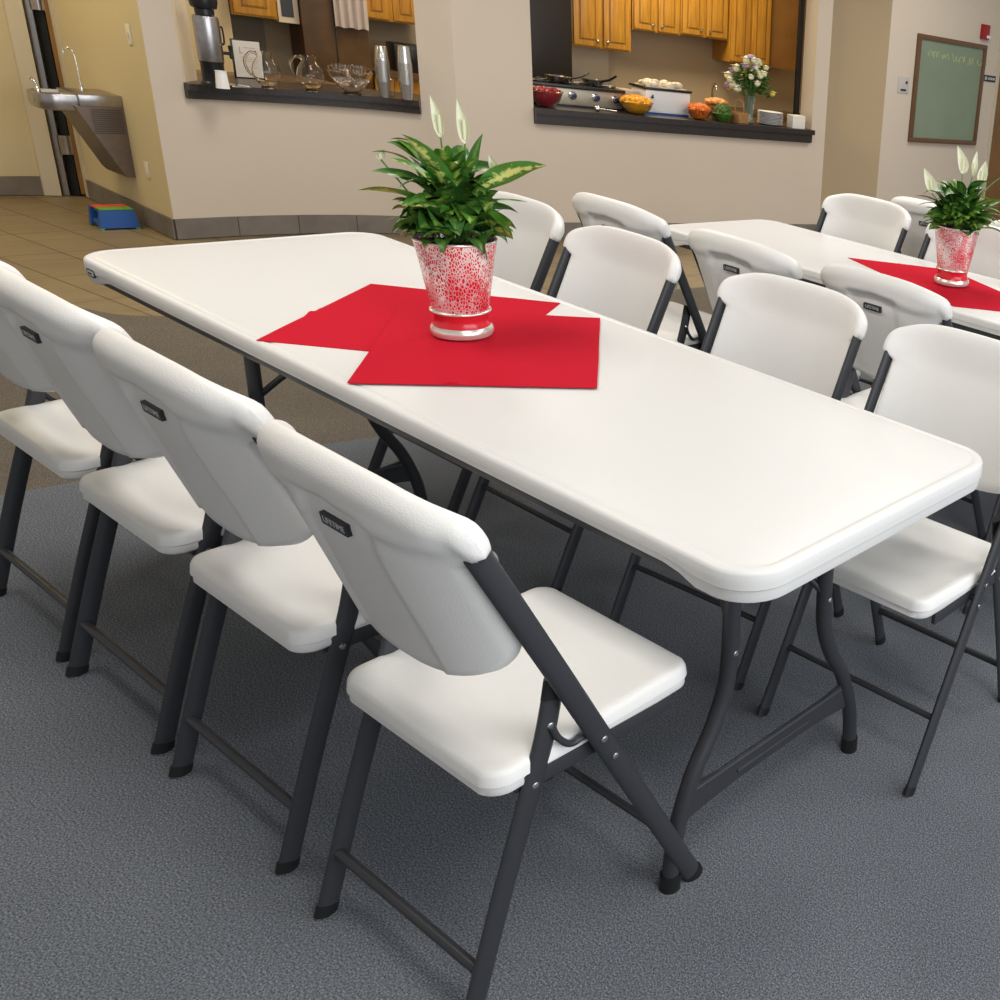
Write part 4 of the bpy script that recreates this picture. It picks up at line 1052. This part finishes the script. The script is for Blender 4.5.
# flower vase
vz = empty('flower_vase', tuple(B(2.035, .13, LB))); t = MB(); P_ = [(.032, 0), (.036, .004), (.030, .03), (.033, .12), (.048, .20)]
t.lathe(P_+[(r-.003, z+.002) for r, z in P_[::-1]]+[(.001, .008)], 26); t.build('vase', mat('green_glass', (.55, .62, .5), .05, trans=.8), vz)
t = MB(); rr = random.Random(3)
heads = []
for k in range(44):
    a = rr.uniform(0, 2*PI); el = rr.uniform(-.1, 1.5); q = rr.uniform(.12, .20)
    p = Vector((math.cos(a)*math.cos(el)*q*.95, math.sin(a)*math.cos(el)*q*.95, .25+math.sin(el)*q*1.05)); heads.append(p)
    t.tube([(rr.uniform(-.01, .01), rr.uniform(-.01, .01), .02), (p.x*.25, p.y*.25, .19), tuple(p)], .0028, 6)
st = t.build('stems', stem_m, vz)
t = MB()
for k in range(220):
    a = rr.uniform(0, 2*PI); el = rr.uniform(-.3, 1.5); q = rr.uniform(.05, .17)
    leaf(t, (math.cos(a)*math.cos(el)*q*.8, math.sin(a)*math.cos(el)*q*.8, .24+math.sin(el)*q), (math.cos(a), math.sin(a), rr.uniform(-.2, .8)), .06, .014, .8, rr.uniform(-1, 1), nl=6, nw=2)
t.build('leaves', leaf_dark, vz, uv=True)
for k, p in enumerate(heads):
    t = MB(); r_ = .027 if k % 5 else .038
    m_ = [cream_petal, yell_petal, cream_petal, cream_petal, lilac_m][k % 5]
    t.ball(tuple(p), r_*.8, sub=2, jit=.12, seed=k)
    for j in range(9):
        a = j*2*PI/9; leaf(t, p, (math.cos(a), math.sin(a), .6), r_*1.5, r_*.5, .9, 0, nl=4, nw=2)
    t.build('flower', m_, vz)
tp = Vector((0, 0, .46)); t = MB(); t.ball(tuple(tp), .038, sub=2, jit=.15, sc=(1, 1, .8)); f_ = t.build('flower', lilac_m, vz)
tag(vz, 'glass vase of yellow, cream and lilac flowers near the right end of the right ledge', 'flowers')
for k in range(9):
    t = MB(); P_ = [(.05, 0), (.060, .002), (.098, .012)]; t.lathe(P_+[(.098, .014), (.060, .0045), (.001, .0045)], 36)
    o = t.build('dinner_plate', white_c); place(o, *B(2.205, .115, LB+k*.0105), 0, 'white plate in the stack beside the white box on the right ledge', 'plate', 'white plates stacked on the right ledge')
t = MB(); t.box((-.055, -.045, 0), (.055, .045, .095), bev=.003); t.box((-.05, -.0455, .08), (.05, -.045, .082), mi=1); o = t.build('napkin_box', [paper_m, ivory_m]); o.matrix_world = BM(2.385, .035, LB); tag(o, 'small white box at the right end of the right ledge', 'box')

# ------------------------------------------------------------------ hallway things
df = empty('drinking_fountain', (0, 0, 0)); df.location = (-5.14, 1.041, .03); df.scale = (.92, .72, 1)
# local: x along the hall wall, -y out from it
t = MB(); hx = .155
prof = [(-.005, .225), (-.05, .225), (-.075, .25), (-.29, .60), (-.005, .60)]
vs = [(-hx, y, z) for y, z in prof]+[(hx, y, z) for y, z in prof]; k = len(prof)
t.add(vs, [tuple(range(k)), tuple(range(k, 2*k))[::-1]]+[(i, k+i, k+(i+1) % k, (i+1) % k) for i in range(k)])
t.build('body', brushfount, df, smooth=False, fixn=True)
t = MB(); t.box((-hx-.004, -.26, .5995), (hx+.004, -.005, .660), bev=.008)
pts = rrect(.135, .17, .10, 10); 
def ring(off, z): return [(x*(1-off), -.295+y*(1-off), z) for x, y in pts]
rs = [ring(.25, .565), ring(.04, .572), ring(0, .59), ring(0, .645), ring(.02, .652), ring(.09, .652), ring(.16, .636), ring(.5, .630)]
m_ = len(rs[0]); vs = [v for r in rs for v in r]; fs = [tuple(range(m_))[::-1]]
for i in range(len(rs)-1):
    for j in range(m_): fs.append((i*m_+j, i*m_+(j+1) % m_, (i+1)*m_+(j+1) % m_, (i+1)*m_+j))
fs.append(tuple(range((len(rs)-1)*m_, len(rs)*m_)))
t.add(vs, fs); t.build('basin', steel_b, df, angle=35, fixn=True)
t = MB()
for k in range(12): t.box((hx-.001, -.20+.0, .46+.011*k), (hx+.003, -.02, .4655+.011*k))
t.build('vent_grille', mat('vent_dark', (.10, .085, .08), .4, .6), df, smooth=False)
t = MB(); t.box((-.03, -.468, .60), (.045, -.4645, .635), bev=.002); t.build('push_bar', steel_b, df)
t = MB(); t.lathe([(.016, .635), (.016, .66), (.010, .675)], 14, c=(-.06, -.40, 0)); t.tube(smooth_path([(-.06, -.40, .67), (-.075, -.41, .70), (-.07, -.43, .715)], 4), .009, 10); t.build('bubbler', chrome, df)
t = MB(); t.lathe([(.012, .655), (.012, .69), (.007, .70)], 14, c=(-.03, -.16, 0)); t.tube(smooth_path([(-.03, -.16, .69), (-.035, -.16, .80), (-.04, -.165, .855), (-.055, -.185, .875), (-.07, -.205, .865), (-.07, -.21, .845)], 6), .0045, 10); t.tube([(-.03, -.16, .685), (.01, -.16, .69)], .004, 8); t.build('bottle_filler', chrome, df)
tag(df, 'wall-mounted stainless drinking fountain with a gooseneck on the yellow hall wall', 'drinking fountain')
ss = empty('step_stool', (-4.955, .893, -.004)); ss.scale = (.74, .74, .90); ss.rotation_euler = (0, 0, -.04)
def frust(t, x0, x1, y0, y1, z0, z1, ins, mi=0):
    vs = [(x0, y0, z0), (x1, y0, z0), (x1, y1, z0), (x0, y1, z0), (x0+ins, y0+ins, z1), (x1-ins, y0+ins, z1), (x1-ins, y1-ins, z1), (x0+ins, y1-ins, z1)]
    t.add(vs, [(0, 3, 2, 1), (4, 5, 6, 7), (0, 1, 5, 4), (1, 2, 6, 5), (2, 3, 7, 6), (3, 0, 4, 7)], mi)
t = MB(); frust(t, .06, .115, -.115, .115, .01, .115, .014); frust(t, -.115, -.06, -.115, .115, .01, .115, .010); frust(t, -.09, .09, .07, .112, .01, .115, .008); t.box((-.08, -.09, .095), (.08, .09, .113)); t.box((-.09, -.105, .02), (.09, -.07, .05), bev=.006)
t.build('body', blue_m, ss, angle=30)
t = MB(); t.box((-.095, -.098, .1155), (-.002, .098, .124), bev=.003); o = t.build('step', red_p, ss); o['label'] = 'red half of the step'
t = MB(); t.box((.002, -.098, .1155), (.098, .098, .124), bev=.003); o = t.build('step', green_p, ss); o['label'] = 'green half of the step'
for sx in (-1, 1):
    for sy in (-1, 1):
        t = MB(); t.box((sx*.105-.014, sy*.105-.014, 0), (sx*.105+.014, sy*.105+.014, .010), bev=.003); t.build('foot', green_p, ss)
tag(ss, 'blue children step stool with red and green top under the drinking fountain', 'stool')
def wallplate(name, M, w, h, label, cat, detail=1, m=ivory_m):
    t = MB(); t.box((-w/2, -.006, -h/2), (w/2, 0, h/2), bev=.002)
    if detail == 1: t.box((-w*.12, -.012, -h*.12), (w*.12, -.006, h*.12), bev=.001)
    elif detail == 2:
        for z in (-h*.2, h*.2): t.box((-w*.2, -.008, z-h*.1), (w*.2, -.006, z+h*.1), bev=.001)
    o = t.build(name, [m]); o.matrix_world = M; tag(o, label, cat)
    return o
hallM = lambda x, z: Matrix.Translation((x, 1.0225-(x+4.552)*.0336-.0005, z))
wallplate('light_switch', hallM(-4.725, 1.03), .05, .10, 'ivory light switch high on the yellow hall wall', 'switch')
wallplate('power_outlet', hallM(-4.80, .33), .05, .085, 'ivory power outlet low on the yellow hall wall', 'outlet', 2)

# ------------------------------------------------------------------ chalkboard wall things
MW = lambda s, z: Matrix.Translation(W3(s, -.0005, z)) @ Matrix(((bd_.x, bn_.x, 0, 0), (bd_.y, bn_.y, 0, 0), (0, 0, 1, 0), (0, 0, 0, 1)))
cbr = empty('chalkboard', (0, 0, 0)); cbr.matrix_world = MW(.435, 1.255)
t = MB(); t.box((-.40, -.012, -.375), (.40, -.001, .375)); t.build('board', board_m, cbr, smooth=False)
t = MB(); a, b_ = .432, .410; w = .036
for lo, hi in (((-a, -.028, b_-w), (a, -.0005, b_)), ((-a, -.028, -b_), (a, -.0005, -b_+w)), ((-a, -.028, -b_+w), (-a+w, -.0005, b_-w)), ((a-w, -.028, -b_+w), (a, -.0005, b_-w))): t.box(lo, hi, bev=.004)
t.build('frame', boardframe_m, cbr)
t = MB(); rr = random.Random(8); x = -.30
for wd in (4, 3, 5, 3, 4):
    pts = []
    for j in range(wd*4): pts.append((x+j*.009+rr.uniform(-.004, .004), -.0125, .27-.02*(x+.3)+rr.choice((-.022, .024, -.012, .03))*rr.uniform(.5, 1.2)))
    t.tube(smooth_path(pts, 3), .0022, 5); x += wd*.036+.022
t.build('chalk_writing', chalk_m, cbr)
tag(cbr, 'green chalkboard in a brown wooden frame with faint yellow writing', 'chalkboard')
o = wallplate('thermostat', MW(-.105, 1.272), .125, .125, 'square grey wall control with a dark dot left of the chalkboard', 'thermostat', 0, mat('pale_grey_plastic', (.50, .46, .43), .4))
t = MB(); t.lathe([(.011, 0), (.011, .004), (0, .004)], 14)
for j in range(len(t.v)): a, b_, c_ = t.v[j]; t.v[j] = (.03+a, -.0062-c_, .02+b_)
t.box((-.03, -.009, -.045), (.03, -.0062, -.030)); t.build('button', label_m, o)
fa = empty('fire_alarm', (0, 0, 0)); fa.matrix_world = MW(.825, 1.765) @ Matrix.Scale(.78, 4)
t = MB(); t.box((-.062, -.045, -.075), (.052, -.0005, .075), bev=.006); t.build('housing', alarm_m, fa)
t = MB(); t.box((.0, -.060, -.060), (.055, -.0455, -.030), bev=.004); t.build('strobe', white_c, fa); tag(fa, 'small red fire alarm above the right corner of the chalkboard', 'alarm')
sg = empty('door_sign', (0, 0, 0)); sg.matrix_world = MW(.975, 1.405)
t = MB(); t.box((-.085, -.006, -.026), (.085, -.0005, .026), bev=.002); t.build('plate', label_m, sg)
t = MB()
for (x0, x1, z0, z1) in ((-.07, -.045, -.014, .014), (-.03, -.018, -.010, .010), (-.010, .008, -.010, .010), (.016, .034, -.010, .010), (.042, .066, -.010, .010)): t.box((x0, -.0068, z0), (x1, -.0061, z1))
t.build('marks', letter_m, sg, smooth=False); tag(sg, 'small dark sign with pale marks between chalkboard and door', 'sign')

# ------------------------------------------------------------------ lights
def area(name, loc, target, sx, sy, power, col):
    l = bpy.data.lights.new(name, 'AREA'); l.shape = 'RECTANGLE'; l.size = sx; l.size_y = sy; l.energy = power; l.color = col
    o = bpy.data.objects.new(name, l); C.objects.link(o); o.location = loc
    o.rotation_euler = (Vector(target)-Vector(loc)).to_track_quat('-Z', 'Y').to_euler(); return o
area('window_daylight', (5.4, .6, 1.7), (0, 0.6, .6), 6.0, 2.0, 165, (.88, .94, 1.0))
for i, (x, y) in enumerate(((-.7, -.7), (2.2, -.6), (-.6, 2.4), (2.2, 2.4), (-2.6, 1.4), (-1.4, 4.8))):  # the last one is an added fill that brightens the chalkboard wall
    area('ceiling_and_fill_panel', (x, y, CEIL-.02), (x, y, 0), 1.2, .6, 32, (1.0, .96, .90))
area('hall_lamp', (-5.0, -.2, CEIL-.03), (-5.0, -.2, 0), .9, .9, 34, (1.0, .84, .52))
k1 = B(.2, 1.2); area('kitchen_lamp', (k1.x, k1.y, CEIL-.03), (k1.x, k1.y, 0), .9, .5, 44, (1.0, .82, .52))
k1 = B(2.2, 1.2); area('kitchen_lamp', (k1.x, k1.y, CEIL-.03), (k1.x, k1.y, 0), .9, .5, 50, (1.0, .85, .58))

w = bpy.data.worlds.new('world'); bpy.context.scene.world = w; w.use_nodes = True
w.node_tree.nodes['Background'].inputs[0].default_value = (1, .975, .94, 1); w.node_tree.nodes['Background'].inputs[1].default_value = .45
vs_ = bpy.context.scene.view_settings; vs_.view_transform = 'Standard'; vs_.look = 'None'; vs_.exposure = .10; vs_.gamma = 1.; vs_.use_curve_mapping = False
